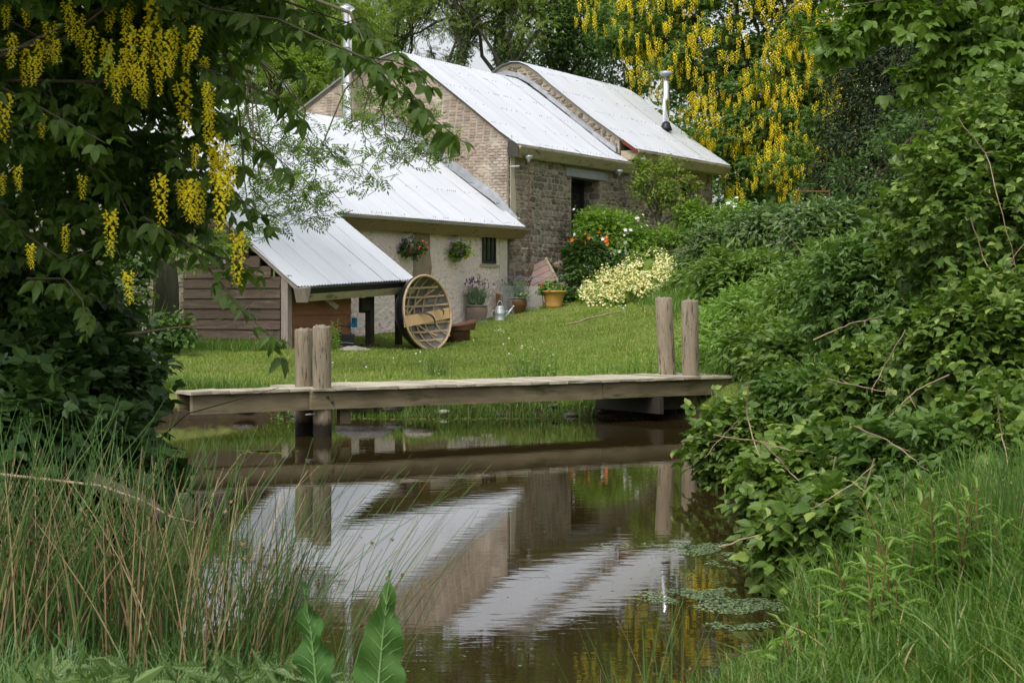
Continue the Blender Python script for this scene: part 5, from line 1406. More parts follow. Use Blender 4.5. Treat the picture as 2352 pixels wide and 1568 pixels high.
# ---------------------------------------------------------------- shrubs and brambles
def shrub(name, label, cat, blobs, n, T, size, mat, group=None, stems=8, stem_m='twig_dark', leaves=0, leafT=None, clump=.16, k_per=24, droop=.25, shell=(.55, 1.02), zmin=.0, flowers=None, spread=.8, tilt=.5, here=False, flat=.8):
    if not here: blobs = [px_blob(*b) for b in blobs]
    c0 = np.mean([b[:3] for b in blobs], 0); base = np.array([c0[0], c0[1], G(c0[0], c0[1])])
    t = empty(name, base, label, cat, group)
    P, O, C = in_blobs(blobs, n, clump, k_per, shell, zmin, flat)
    mb = MB(); 
    for c in C[RNG.permutation(len(C))[:stems]]:
        q0 = np.array([c0[0] + (c[0] - c0[0]) * .5 + random.uniform(-.1, .1), c0[1] + (c[1] - c0[1]) * .5, 0]); q0[2] = G(q0[0], q0[1]) - .05
        if c[2] > q0[2]: mb.tube(limb_path(q0, c, .15, 6, .05), [.013, .012, .010, .008, .006, .004], 5, False)
    if mb.F: mb.build('stems', M[stem_m], t, smooth=True)
    D, N = rand_dirs(len(P), O, droop, spread, 1.0, tilt)
    S = size * RNG.uniform(.65, 1.3, len(P))
    if leaves:
        # the leaves nearest the camera are objects of their own
        vis = np.abs(P[:, 0] / P[:, 1]) < .31
        key = np.where(vis, 0, 100) - (O[:, 1] < -.3) * 2.0 - RNG.random(len(P)) + P[:, 1] * .3
        idx = np.argsort(key); a, r = idx[:leaves], idx[leaves:]
        ms = [fast_mesh('leaf', leafT[0] * np.array([1 + .08 * q, 1, 1 + q * .8]), leafT[1], M[mat]) for q in range(3)]
        for j, i in enumerate(a):
            q = Vector(D[i]); X = q.cross(Vector(N[i])).normalized(); Z = X.cross(q)
            from mathutils import Matrix
            R = Matrix((X, q, Z)).transposed().to_euler()
            put('leaf', ms[j % 3], t, P[i], R, float(S[i]))
        P, D, N, S = P[r], D[r], N[r], S[r]
    V, F = scatter(T, P, D, N, S)
    o = add_np('foliage', V, F, M[mat], t); o['kind'] = 'stuff'
    if flowers:
        m, fs, fm, FT = flowers
        Pf, Of, _ = in_blobs(blobs, int(m * 2.2), clump, 3, (.95, 1.08), zmin)
        kk = Of[:, 1] < .3; Pf, Of = Pf[kk][:m], Of[kk][:m]
        D, N = rand_dirs(len(Pf), Of, 0, .4, .4, .3); N = norm(N + Of * 1.2 + [0, -.8, 0]); D = norm(np.cross(N, RNG.normal(size=N.shape)))
        V, F = scatter(FT, Pf, D, N, fs * RNG.uniform(.7, 1.2, len(Pf)))
        o = add_np('blossom', V, F, M[fm], t); o['kind'] = 'stuff'
    return t, base
PET5 = compose(T_leaf4(.36), [(0, 0, 0, 2 * math.pi * k / 5, .5, .25) for k in range(5)])

BRB = [  # px, py, Y, rx, rz, ry ; label
    ([(2250, 520, 15, .75, .95, .7), (2330, 330, 15.5, .5, .7, .6)], 3000, 'tall bramble at the right edge with reddish stems'),
    ([(2040, 700, 18, .95, .75, .8)], 2400, 'arching bramble in the upper middle of the right bank'),
    ([(2270, 830, 12.5, .62, .6, .6)], 2600, 'dense bramble low against the right edge'),
    ([(2060, 930, 13.5, .62, .5, .6)], 2600, 'broad bramble mound in the centre of the right bank'),
    ([(1850, 960, 15, .5, .38, .6)], 2000, 'bramble spilling over the right end of the jetty'),
    ([(1700, 1030, 14.6, .36, .30, .4)], 1700, 'bramble tip reaching farthest left over the water'),
    ([(1880, 1120, 11.2, .46, .32, .45)], 2200, 'bramble drooping over the bank below the jetty end'),
    ([(2130, 1120, 10.6, .55, .40, .5)], 2400, 'bramble behind the willowherb on the right'),
    ([(1900, 1270, 9.3, .30, .30, .3)], 1600, 'bramble trailing to the duckweed at the water edge'),
    ([(2300, 1060, 10.6, .42, .45, .5)], 1700, 'bramble behind the tall grass at the right edge'),
]
for k, (bl, n, lab) in enumerate(BRB):
    shrub('bramble_bush', lab, 'bramble', bl, int(n * 1.75), BR4 if k % 3 != 1 else BR6B, .108 if k % 3 != 1 else .12, ('lf_bram', 'lf_bram2', 'lf_bram')[k % 3], 'brambles on the right bank', stems=16, leaves=90, leafT=BR8 if k % 3 != 1 else BR6B, clump=.13, k_per=16, flat=1)
# an under-layer of bramble and nettle that closes the bank
for k, (px, py, Y, rx, rz, ry, lab) in enumerate(((1990, 1040, 15.5, 1.3, .5, .9, 'dark tangle of older bramble deep inside the right bank'), (2290, 650, 18.0, 1.2, 1.2, .9, 'dark undergrowth behind the tall bramble at the right edge'), (1850, 820, 22, 1.0, .5, 1, 'low dark undergrowth beyond the jetty end'))):
    shrub('undergrowth', lab, 'undergrowth', [(px, py, Y, rx, rz, ry)], 5600, T_leaf6(.34), .10, 'lf_bram', 'undergrowth on the right bank', stems=10, shell=(.3, 1.0))
# elder and hazel above the brambles
shrub('hazel_shrub', 'leafy hazel standing above the brambles at the right edge', 'shrub', [(2250, 420, 17.5, .75, .55, .7), (2140, 520, 18, .5, .35, .6), (2340, 250, 17, .4, .45, .5)], 3000, L8, .15, 'lf_bram', None, stems=16, clump=.22)
# grey green comfrey and nettles climbing the slope
CMF = [([(1640, 590, 46, .95, .85, .9), (1700, 520, 46.5, .7, .5, .7)], 6500, 'dark comfrey clump with mauve bells below the end barn', 'lf_comf'),
       ([(1780, 530, 43, 1.1, .6, .9)], 5200, 'grey green comfrey clump right of the mesh bin', 'lf_comf'),
       ([(1900, 520, 36, 1.0, .55, .9)], 4800, 'comfrey clump below the thin metal frame', 'lf_comf'),
       ([(1790, 640, 38, 1.0, .6, .9)], 4800, 'comfrey and nettles in the middle of the slope', 'lf_comf'),
       ([(1960, 620, 30, .95, .6, .9)], 4800, 'tall nettles beside the brambles on the slope', 'lf_nettle'),
       ([(1720, 730, 32, .75, .45, .8)], 4200, 'light green weeds behind the right jetty posts', 'lf_willow'),
       ([(1850, 740, 27, .75, .5, .8)], 4200, 'light green weeds above the jetty end', 'lf_willow'),
       ([(1680, 820, 26, .55, .35, .5)], 3200, 'low weeds close behind the right jetty posts', 'lf_willow'),
       ([(1650, 690, 40, .8, .5, .8), (1590, 650, 43, .6, .35, .5)], 4200, 'weeds beside the small field rocks at the lawn edge', 'lf_nettle'),
       ([(1700, 640, 35, .9, .55, .8)], 4200, 'nettles left of the bleached cane on the slope', 'lf_nettle'),
       ([(1760, 800, 23.5, .6, .45, .6)], 3600, 'nettles just beyond the far end of the jetty deck', 'lf_nettle'),
       ([(1650, 790, 29, .5, .45, .6)], 3000, 'bright weeds behind the rightmost jetty post', 'lf_willow'),
       ([(1880, 690, 25, .8, .55, .7)], 4200, 'nettles below the comfrey in the middle of the bank', 'lf_nettle'),
       ([(1760, 720, 29, .8, .5, .7)], 3800, 'pale weeds between the comfrey and the jetty end', 'lf_willow')]
for k, (bl, n, lab, m_) in enumerate(CMF):
    shrub('comfrey_clump' if m_ == 'lf_comf' else 'weed_clump', lab, 'plant', bl, n, T_leaf4(.2), .19 if bl[0][2] > 34 else .14, m_, 'comfrey and weeds on the slope', stems=10, clump=.2, k_per=18, droop=.3,
          flowers=(130, .05, 'fl_mauve', L4) if m_ == 'lf_comf' else None)
# left bank: dark shrubs under the laburnum
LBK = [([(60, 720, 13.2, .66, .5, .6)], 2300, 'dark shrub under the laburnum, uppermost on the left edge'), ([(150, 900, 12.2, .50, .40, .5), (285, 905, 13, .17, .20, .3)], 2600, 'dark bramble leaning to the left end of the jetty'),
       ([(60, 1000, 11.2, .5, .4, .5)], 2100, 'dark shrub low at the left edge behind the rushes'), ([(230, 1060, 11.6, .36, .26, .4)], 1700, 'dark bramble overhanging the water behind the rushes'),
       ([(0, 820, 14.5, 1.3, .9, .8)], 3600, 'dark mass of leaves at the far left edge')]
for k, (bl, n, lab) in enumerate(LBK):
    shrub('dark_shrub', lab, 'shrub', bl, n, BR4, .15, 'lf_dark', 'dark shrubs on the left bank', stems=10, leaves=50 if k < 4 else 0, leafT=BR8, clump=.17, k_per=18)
shrub('ivy_shrub', 'ivy and nettles crowding the old stone wall left of the shed boards', 'shrub', [(250, 690, 31.5, .7, .7, .5), (300, 580, 32, .6, .5, .4), (395, 760, 31.5, .45, .28, .4)], 4200, T_leaf6(.34), .11, 'lf_ivy', None, stems=10, clump=.2)
# iris by the old trunk
ir = empty('iris_clump', gb(290, 32), 'yellow flag iris clump left of the ash trunk', 'plant')
mi = gb(290, 32); m = 90
P = np.stack([mi[0] + RNG.normal(size=m) * .3, mi[1] + RNG.normal(size=m) * .2, np.full(m, mi[2])], 1); D = norm(np.stack([RNG.normal(size=m) * .25, RNG.normal(size=m) * .2, np.ones(m)], 1))
V, F = scatter(T_blade(.028), P, D, RNG.normal(size=(m, 3)), RNG.uniform(.6, 1.25, m)); add_np('blades', V, F, M['lf_willow'], ir)['kind'] = 'stuff'
P = np.array([mi[0], mi[1], mi[2] + 1.1]) + RNG.normal(size=(5, 3)) * [.3, .1, .06]
V, F = scatter(PET5, P, RNG.normal(size=(5, 3)), RNG.normal(size=(5, 3)), np.full(5, .14)); add_np('flowers', V, F, M['fl_yellow'], ir)

# ---------------------------------------------------------------- garden in front of the barns
shrub('rose_bush', 'light green bush dotted with white flowers before the middle barn window', 'bush', [(1410, 545, 49.0, 1.1, .75, .8), (1360, 520, 49.2, .5, .5, .5), (1470, 590, 48.8, .6, .45, .5)], 8500, L4, .12, 'lf_rose', None, stems=20, clump=.22, flowers=(46, .12, 'fl_white', PET5))
shrub('lily_clump', 'dark green clump with orange flowers at the foot of the barn window', 'plant', [(1345, 590, 48.3, .50, .55, .45)], 3600, T_leaf4(.13), .2, 'lf_ivy', None, stems=12, clump=.15, flowers=None)
P = np.array([at(x + random.uniform(-8, 8), y + random.uniform(-4, 4), 47.8) for x, y in ((1322, 550), (1335, 545), (1345, 540), (1352, 548), (1368, 538), (1372, 530), (1385, 555), (1392, 550), (1400, 558), (1395, 547), (1312, 556), (1340, 556))])
V, F = scatter(PET5, P, RNG.normal(size=P.shape), RNG.normal(size=P.shape) + [0, -1, 1], np.full(len(P), .125)); o = add_np('orange_flowers', V, F, M['fl_orange']); o['kind'] = 'stuff'; o['label'] = 'orange flower heads above the dark lily leaves'; o['category'] = 'flowers'
shrub('ground_cover_bush', 'low dark planting between the wall and the cream flowers', 'bush', [(1340, 650, 47.8, .75, .5, .5), (1420, 620, 48.2, .6, .4, .5), (1310, 690, 47.4, .45, .35, .4)], 6000, L4, .11, 'lf_ivy', None, stems=4, clump=.16, flowers=(70, .035, 'fl_mauve', L4))
# cream flowered mound
nP = 6500
t_ = RNG.random(nP); w_ = RNG.normal(size=nP)
cx_ = 1345 + 195 * t_; cy_ = 672 - 62 * t_ + w_ * 17 * (0.75 + .5 * np.sin(t_ * 3))
P = np.stack([at(a, b_, 46.6 - .25 * c_ - (b_ - (672 - 62 * c_)) * .018) for a, b_, c_ in zip(cx_ + RNG.normal(size=nP) * 8, cy_, t_)])
keep_ = np.array([mnoise.noise(Vector((p[0] * 2.6, p[1], p[2] * 3.2))) > -.22 for p in P]); P = P[keep_]; nP = len(P)
cm = empty('cream_flower_mound', [P[:, 0].mean(), P[:, 1].mean(), P[:, 2].min()], 'sloping mound smothered in small cream flowers', 'flower bed')
D, N = rand_dirs(nP, None, 0, .6, .8, .5); V, F = scatter(PET5, P, D, N + [0, -.8, 0], .052 * RNG.uniform(.6, 1.5, nP)); add_np('flowers', V, F, M['fl_cream'], cm)['kind'] = 'stuff'
D, N = rand_dirs(nP * 2, None, 0, .8, .6, .6); P2_ = np.concatenate([P, P]) + RNG.normal(size=(nP * 2, 3)) * .05 - [0, -.06, .06]; V, F = scatter(L4, P2_, D, N, .085 * RNG.uniform(.7, 1.3, nP * 2)); add_np('leaves', V, F, M['lf_rose'], cm)['kind'] = 'stuff'
# bank under the mound
b = MB(); n = 16; pts = []
for i in range(n):
    t = i / (n - 1); row = []
    for j in range(7):
        dy = (j - 3) * 9.5 * (0.75 + .4 * math.sin(t * 3))
        q = at(1345 + 200 * t, 672 - 62 * t - dy, 46.6 - .25 * t + dy * .018); q[1] += .12; row.append(b.v(*q))
    pts.append(row)
for i in range(n - 1):
    for j in range(6): b.f(pts[i][j], pts[i + 1][j], pts[i + 1][j + 1], pts[i][j + 1])
back_ = [b.v(*(np.array(b.V[r[6]]) + [0, 1.2, -.7])) for r in pts]; low = [b.v(*(np.array(b.V[r[0]]) + [0, .5, -.9])) for r in pts]
for i in range(n - 1): b.f(pts[i][6], pts[i + 1][6], back_[i + 1], back_[i]); b.f(low[i], low[i + 1], pts[i + 1][0], pts[i][0])
b.build('soil_bank', M['ground'], cm, smooth=True)
# shrub with a bare stem before the end barn
tree('garden_tree', 'small multi leaved tree with bare curved stem before the end barn', 'tree', (at(1497, 530, 50.5)[0], 50.5, 2.9), 1.5, .06,
     [px_blob(1500, 420, 50.4, .72, .55, .5), px_blob(1560, 450, 50.3, .6, .6, .5), px_blob(1480, 390, 50.5, .35, .4, .4), px_blob(1590, 500, 50, .45, .35, .4), px_blob(1545, 380, 50.6, .3, .3, .3)], 2500, L4, .12, 'lf_far', bark='twig_dark', clump=.17, limbs=26, lean=(.25, 0, 0), sub=1, k_per=18)
shrub('leafy_border', 'green border plants under the small garden tree', 'plant', [(1540, 545, 49.6, 1.1, .25, .4), (1600, 500, 49.8, .6, .5, .4)], 3200, L4, .13, 'lf_rose', None, stems=6)
# white dog roses by the mesh bin
shrub('dog_rose', 'small bush with a few white roses beside the mesh bin', 'bush', [(1690, 490, 44.0, .32, .35, .3)], 900, L4, .10, 'lf_rose', None, stems=8, flowers=(7, .16, 'fl_white', PET5))
# lavender in the glazed pots, geranium in the ochre pot
P1, P2, P3 = POTS
def lavender(c, lab, n=340, h=.5, purple=60, sp=.2):
    t = empty('lavender', c, lab, 'plant', 'lavender in the glazed pots')
    P = c + np.stack([RNG.normal(size=n) * .09, RNG.normal(size=n) * .09, RNG.random(n) * .12], 1)
    D = norm(np.stack([RNG.normal(size=n) * .42, RNG.normal(size=n) * .42, np.ones(n)], 1))
    V, F = scatter(T_blade(.03), P, D, RNG.normal(size=(n, 3)), h * RNG.uniform(.5, 1.0, n)); 
    Q2 = P + D * h * RNG.uniform(.2, .75, (n, 1)); V2, F2 = scatter(L4N, Q2, norm(RNG.normal(size=(n, 3)) + [0, 0, .8]), RNG.normal(size=(n, 3)), .09 * np.ones(n))
    add_np('stems', np.concatenate([V, V2]), np.concatenate([F, F2 + len(V)]), M['lf_lav'], t)['kind'] = 'stuff'
    k = RNG.integers(0, n, purple); T = P[k] + D[k] * h * RNG.uniform(.95, 1.15, (purple, 1)); V, F = scatter(T_leaf4(.22), T, np.tile([0, 0, 1.], (purple, 1)) + RNG.normal(size=(purple, 3)) * .1, RNG.normal(size=(purple, 3)) + [0, -1, 0], .085 * np.ones(purple))
    V2, F2 = scatter(T_leaf4(.22), T, np.tile([0, 0, 1.], (purple, 1)), RNG.normal(size=(purple, 3)) + [1, 0, 0], .085 * np.ones(purple))
    add_np('flower_spikes', np.concatenate([V, V2]), np.concatenate([F, F2 + len(V)]), M['fl_purple'], t)['kind'] = 'stuff'
    return t
lavender(P1 + [0, 0, .40], 'lavender with dark purple spikes in the left glazed pot', 380, .52, 60)
lavender(P2 + [-.05, 0, .38], 'slimmer lavender bush in the right glazed pot', 260, .50, 16)
m = 160; P = P2 + np.stack([.08 + RNG.normal(size=m) * .14, -.1 + RNG.normal(size=m) * .08, .42 + RNG.random(m) * .08], 1)
D, N = rand_dirs(m, None, 0); V, F = scatter(L4, P, D, N, np.full(m, .07)); o = add_np('alyssum', V, F, M['lf_rose']); props(o, 'low plant with white specks spilling over the right glazed pot', 'plant')
V, F = scatter(PET5, P[:45] + [0, -.06, .03], D[:45], N[:45], np.full(45, .035)); add_np('white_flowers', V, F, M['fl_white'], o)
shrub('geranium', 'geranium with two red flower heads in the ochre pot', 'plant', [(P3[0] - .05, P3[1], P3[2] + .50, .24, .2, .13), (P3[0] - .3, P3[1], P3[2] + .48, .16, .14, .10)], 520, T_leaf4(.42), .085, 'lf_ger', None, stems=8, clump=.08, zmin=.1, here=True)
P = np.array([at(1266, 660, 46.1)] * 14 + [at(1246, 653, 46.1)] * 12) + RNG.normal(size=(26, 3)) * .03
V, F = scatter(PET5, P, RNG.normal(size=P.shape), RNG.normal(size=P.shape), np.full(26, .05)); o = add_np('red_flower_head', V, F, M['fl_red']); o['kind'] = 'stuff'
props(o, 'red flower heads held above the geranium leaves', 'flowers')
# hanging baskets
for k, (u, v, lab) in enumerate(((-5.38, -.32, 'hanging basket left of the bare strip with orange flowers'), (-3.13, -.30, 'hanging basket between the bare strip and the small window'))):
    c = W(u, v, 2.82)
    t = empty('hanging_basket', c, lab, 'hanging basket', 'hanging baskets on the pink wall')
    b = MB(); b.lathe((c[0], c[1], c[2] - .2), [(.03, 0), (.14, .03), (.20, .1), (.22, .2)], 14); b.build('basket', M['black_wood'], t, smooth=True)
    b = MB(); b.tube([W(u, -.11, 3.2), W(u, v, 3.2)], .015, 5); b.build('bracket', M['black_wood'], t)
    b = MB()
    for a in (0, 2.1, 4.2): b.tube([c + [.2 * math.cos(a), .2 * math.sin(a), 0], W(u, v, 3.2)], .006, 4)
    b.build('hanger', M['wire'], t)
    P, O, _ = in_blobs([(c[0], c[1], c[2] - .02, .33, .25, .24)], 900, .1, 20, (.5, 1.0)); D, N = rand_dirs(len(P), O, .4)
    V, F = scatter(L4, P, D, N, .075 * RNG.uniform(.7, 1.3, len(P))); add_np('foliage', V, F, M['lf_rose' if k else 'lf_ivy'], t)['kind'] = 'stuff'
    P, O, _ = in_blobs([(c[0] + .1, c[1] - .08, c[2], .28, .25, .2)], 26, .05, 2, (.95, 1.05)); V, F = scatter(PET5, P, norm(RNG.normal(size=P.shape)), O, np.full(len(P), .055)); add_np('flowers', V, F, M['fl_orange' if k == 0 else 'fl_yellow'], t)['kind'] = 'stuff'

# ---------------------------------------------------------------- willowherb and other upright weeds
def stems_plant(name, lab, cat, group, c, n, h, spread, mat, leaf=.12, T=None, lean=.12, top=None, lw=.14):
    t = empty(name, c, lab, cat, group); mb = MB(); Ps, Ds, Ss = [], [], []
    for i in range(n):
        x, y = c[0] + random.gauss(0, spread), c[1] + random.gauss(0, spread * .7); z = G(x, y)
        hh = h * random.uniform(.6, 1.05); lx, ly = random.gauss(0, lean), random.gauss(0, lean)
        pts = [np.array([x + lx * hh * f * f, y + ly * hh * f * f, z + hh * f]) for f in (0, .33, .66, 1)]
        mb.tube(pts, [.006, .005, .004, .003], 4, False)
        m = int(hh / .028)
        for j in range(m):
            f = .12 + .88 * j / m; a = j * 2.4 + random.random(); p = np.array([x + lx * hh * f * f, y + ly * hh * f * f, z + hh * f])
            Ps.append(p); Ds.append([math.cos(a), math.sin(a), .35 + .9 * (f > .85)]); Ss.append(leaf * (1.05 - .55 * f) * random.uniform(.8, 1.2))
    mb.build('stems', M['seed'] if top == 'red' else M['lf_willow'], t)
    Ps, Ds = np.array(Ps), np.array(Ds, float); N = np.tile([0, 0, 1.], (len(Ps), 1)) + RNG.normal(size=Ps.shape) * .25
    V, F = scatter(T or T_leaf8(lw, .03, .25), Ps, Ds, N, np.array(Ss)); add_np('leaves', V, F, M[mat], t)['kind'] = 'stuff'
    return t
def gpt(px, py, Y):
    x = (px - CX) / F_PX * Y; return np.array([x, Y, G(x, Y)])
for (px, Y, n, h, sp, lab, mt) in ((1245, 25.2, 9, .62, .18, 'tallest willowherb beside the rushes behind the jetty', 'lf_willow'), (1350, 25.5, 10, .5, .2, 'dark willowherb left of centre behind the jetty', 'lf_rose'), (1400, 25.0, 9, .36, .25, 'short willowherb row in front of the lawn', 'lf_willow'),
                               (1470, 25.5, 10, .48, .2, 'willowherb just left of the right jetty posts', 'lf_willow'), (1555, 25.5, 8, .45, .15, 'willowherb between the two right jetty posts', 'lf_rose'), (1650, 25.2, 14, .5, .3, 'willowherb right of the right jetty posts', 'lf_willow'),
                               (645, 22.8, 9, .45, .12, 'leafy weed just left of the left jetty posts', 'lf_willow'), (770, 33.6, 9, .62, .14, 'weed with dark leaves before the fresh boards', 'lf_rose'), (1300, 24.9, 7, .3, .25, 'low weeds behind the middle of the jetty', 'lf_willow')):
    stems_plant('willowherb', lab, 'plant', 'willowherb behind the jetty', gpt(px, 0, Y), n, h, sp, mt, .11)
for (px, Y, n, h, sp, lab) in ((1985, 7.3, 5, .40, .05, 'pale topped willowherb nearest the water on the right'), (2045, 7.0, 5, .44, .05, 'willowherb with golden tip among the grass'), (2120, 7.6, 6, .56, .08, 'tall willowherb right of the dead canes'), (2260, 7.4, 7, .55, .12, 'willowherb at the right edge among the grass'), (1840, 6.7, 4, .26, .05, 'short willowherb at the corner of the pond')):
    stems_plant('willowherb', lab, 'plant', 'willowherb on the near right bank', gpt(px, 0, Y), n, h, sp, 'lf_willow', .19, top='red', lw=.09)

# ---------------------------------------------------------------- dead canes
CN = [([(2010, 1050), (1950, 1200), (1890, 1310), (1810, 1410)], 9.6), ([(1650, 1260), (1760, 1220), (1900, 1150), (2010, 1070)], 9.6), ([(1640, 1000), (1720, 1010), (1800, 1030), (1990, 1060)], 11.5), ([(1720, 880), (1715, 960), (1740, 1040), (1800, 1120), (1860, 1180)], 11.8),
      ([(1745, 1010), (1820, 1090), (1880, 1150)], 11), ([(1900, 870), (1980, 890), (2060, 900)], 12), ([(2200, 270), (2270, 360), (2300, 480), (2340, 640)], 14.2), ([(2230, 500), (2260, 600), (2290, 640), (2352, 560)], 14), ([(1785, 510), (1850, 590), (1910, 640), (1965, 700)], 26),
      ([(1870, 780), (1960, 740), (2060, 720)], 14), ([(2180, 860), (2100, 900), (2040, 960)], 11.8), ([(1960, 980), (2040, 1010), (2130, 1080)], 10.6), ([(1740, 1200), (1830, 1180), (1920, 1230)], 10.0), ([(1920, 1050), (1900, 1180), (1880, 1290)], 10.2),
      ([(2080, 760), (2020, 860), (2000, 900)], 13), ([(2290, 900), (2300, 1000), (2330, 1120)], 10.5), ([(1700, 960), (1660, 1000), (1620, 1050)], 14.5)]
cn = empty('dead_canes', (1.9, 10.6, G(1.9, 10.6)), 'tangle of bleached dead bramble canes hanging over the water edge', 'canes')
for pts, Y in CN:
    b = MB(); Y *= .945; P3 = np.array([at(x, y, Y + .15 * math.sin(i * 2)) for i, (x, y) in enumerate(pts)])
    s = np.linspace(0, len(pts) - 1, 14); Q = np.stack([np.interp(s, np.arange(len(pts)), P3[:, a]) for a in range(3)], 1) + RNG.normal(size=(14, 3)) * .004
    b.tube(Q, list(np.linspace(.0055, .0025, 14)), 5, False)
    for j in (4, 8, 11): b.tube([Q[j], Q[j] + RNG.normal(size=3) * .05], [.003, .0015], 4, False)
    b.build('cane', M['cane'], cn, smooth=True)
tw = empty('bare_twig', at(270, 767, 12.5) * [1, 1, 0] + [0, 0, 1.2], 'two pale bare twigs crossing in front of the shed boards', 'twig')
for pts, Y in (([(275, 768), (380, 755), (470, 745), (535, 722), (595, 690)], 12.5), ([(275, 772), (400, 752), (500, 745), (545, 735), (575, 708)], 12.6)):
    b = MB(); b.tube([at(x, y, Y) for x, y in pts], [.007, .006, .005, .004, .002], 5, False); b.build('twig_stem', M['cane'], tw, smooth=True)
tw = empty('bare_twig', at(0, 1090, 9) * [1, 1, 0] + [0, 0, .5], 'pale twig arching across the shade behind the rushes', 'twig')
b = MB(); b.tube([at(x, y, 9) for x, y in ((-10, 1088), (100, 1100), (230, 1115), (330, 1150), (390, 1185), (450, 1200))], [.008, .008, .007, .006, .005, .003], 5, False); b.build('twig_stem', M['cane'], tw, smooth=True)
b = MB(); b.tube([at(x, y, 9.6) for x, y in ((200, 1095), (270, 1130), (340, 1160), (400, 1210))], [.04, .05, .045, .04], 8); o = b.build('fallen_branch', M['bark'], smooth=True); props(o, 'thick dead branch lying in the dark left bank', 'branch')
b = MB(); b.tube([at(x, y, 12.6) for x, y in ((370, 1005), (430, 950), (520, 925), (640, 890))], [.006, .005, .004, .002], 5, False); o = b.build('bare_twig', M['twig_dark'], smooth=True); props(o, 'thin dark twig crossing the left end of the jetty', 'twig')

# ---------------------------------------------------------------- grass
def in_house(x, y):
    u = (x - HC[0]) * HU[0] + (y - HC[1]) * HU[1]; v = (x - HC[0]) * HV[0] + (y - HC[1]) * HV[1]
    return ((v > -.35) & (u > -8.9)) | ((v > -2.15) & (u < -8.7))
def strips(P, h, w, D, bend, mat_seed=None, seg=3):
    """curved tapering blades"""
    n = len(P); side = norm(np.cross(D, [0, 0, 1.0]) + RNG.normal(size=(n, 3)) * .3) * w[:, None]
    Vs = []
    for k in range(seg + 1):
        f = k / seg
        c = P + np.array([0, 0, 1.]) * (h * f)[:, None] * (1 - .25 * bend[:, None] * f) + D * (h * bend * f * f)[:, None]
        ww = 1 - f
        if k < seg: Vs += [c - side * (.5 * (1 - .75 * f)), c + side * (.5 * (1 - .75 * f))]
        else: Vs += [c]
    V = np.stack(Vs, 1); m = V.shape[1]; F = []
    for k in range(seg - 1): F += [(2 * k, 2 * k + 1, 2 * k + 3), (2 * k, 2 * k + 3, 2 * k + 2)]
    F += [(2 * seg - 2, 2 * seg - 1, 2 * seg)]
    F = np.array(F)[None] + (np.arange(n) * m)[:, None, None]
    return V.reshape(-1, 3), F.reshape(-1, 3)
def hdir(n): a = RNG.uniform(0, 6.283, n); return np.stack([np.cos(a), np.sin(a), np.zeros(n)], 1)
def vec_region(n, x0, x1, y0, y1, dmin, cond=None):
    out = []
    while sum(len(a) for a in out) < n:
        x = RNG.uniform(x0, x1, n); y = RNG.uniform(y0, y1, n); k = pond_dist(x, y) > dmin
        if cond is not None: k &= cond(x, y)
        out.append(np.stack([x[k], y[k], np.zeros(k.sum())], 1))
    return np.concatenate(out)[:n]
# lawn
n = 260000
y = 23.4 + (50 - 23.4) * RNG.random(n) ** 1.15; x = (RNG.random(n) * 2 - 1) * y * .30 + .3
d = pond_dist(x, y); k = (d > .08) & ~in_house(x, y) & (x > -y * .24 - .8) & (x < 5.5)
x, y, d = x[k], y[k], d[k]; n = len(x)
z = ground(x, y)
tuft = np.sin(x * 3.1 + 2 * np.sin(y * 2.2)) * np.sin(y * 2.7 + x)
h = (.035 + .03 * RNG.random(n) + .03 * (tuft > .6) + .05 * (tuft > .88)) * np.where(y < 24.6, 1.9, 1)
V, F = strips(np.stack([x, y, z - .005], 1), h, np.full(n, .011) * (.7 + .6 * RNG.random(n)) * (y / 26), hdir(n), RNG.uniform(.2, .9, n), seg=1)
o = add_np('lawn_grass', V, F, M['grass']); props(o, 'short mown grass of the lawn behind the jetty', 'grass', kind='stuff')
# long grass: foot of shed, edge behind jetty, bank and near right foreground
def longgrass(name, lab, pts, hmin, hmax, w, mat='grass_long', seg=3, bend=(.2, .9), lean=None):
    P = np.array(pts); n = len(P); P[:, 2] = ground(P[:, 0], P[:, 1]) - .02
    D = hdir(n)
    if lean is not None: D = norm(D + lean)
    V, F = strips(P, RNG.uniform(hmin, hmax, n), np.full(n, w) * RNG.uniform(.6, 1.3, n), D, RNG.uniform(*bend, n), seg=seg)
    o = add_np(name, V, F, M[mat]); props(o, lab, 'grass', kind='stuff'); return o
def region(n, fx):
    out = [fx() for _ in range(n)]; return [(a, b_, 0) for a, b_ in out]
longgrass('long_grass', 'uncut grass along the foot of the shed and stone wall', region(9000, lambda: (lambda t, s: (W(-13.2 - s, -2.4 + 5.5 * t, 0)[0], W(-13.2 - s, -2.4 + 5.5 * t, 0)[1]))(random.random() ** 1.2, abs(random.gauss(0, .55)))), .08, .34, .012)
longgrass('long_grass', 'longer grass fringe on the far bank behind the jetty', region(13000, lambda: (lambda x: (x, 23.35 + .12 * math.sin(x) + abs(random.gauss(0, .4))))(random.uniform(-5.5, 3.2))), .06, .28, .010)
longgrass('long_grass', 'rough grass and litter clothing the right bank under the brambles', vec_region(12000, 1.5, 5.5, 8.3, 25, .02), .12, .42, .010)
longgrass('long_grass', 'tall rank grass around the rocks right of the cream flowers', region(5000, lambda: (random.uniform(3.2, 5.6), random.uniform(34, 46))), .15, .45, .016)
Pn = vec_region(17500, .2, 4.4, 4.6, 8.9, .03, lambda x, y: (x < .31 * y + .2) | ((np.sin(x * 91 + y * 57) > .2) & (x < .31 * y + 1.8))); Pn[:, 2] = ground(Pn[:, 0], Pn[:, 1]) - .02; n = len(Pn)
cl_ = .75 + .5 * np.sin(Pn[:, 0] * 9 + np.sin(Pn[:, 1] * 7)) * np.sin(Pn[:, 1] * 8 + Pn[:, 0] * 3)
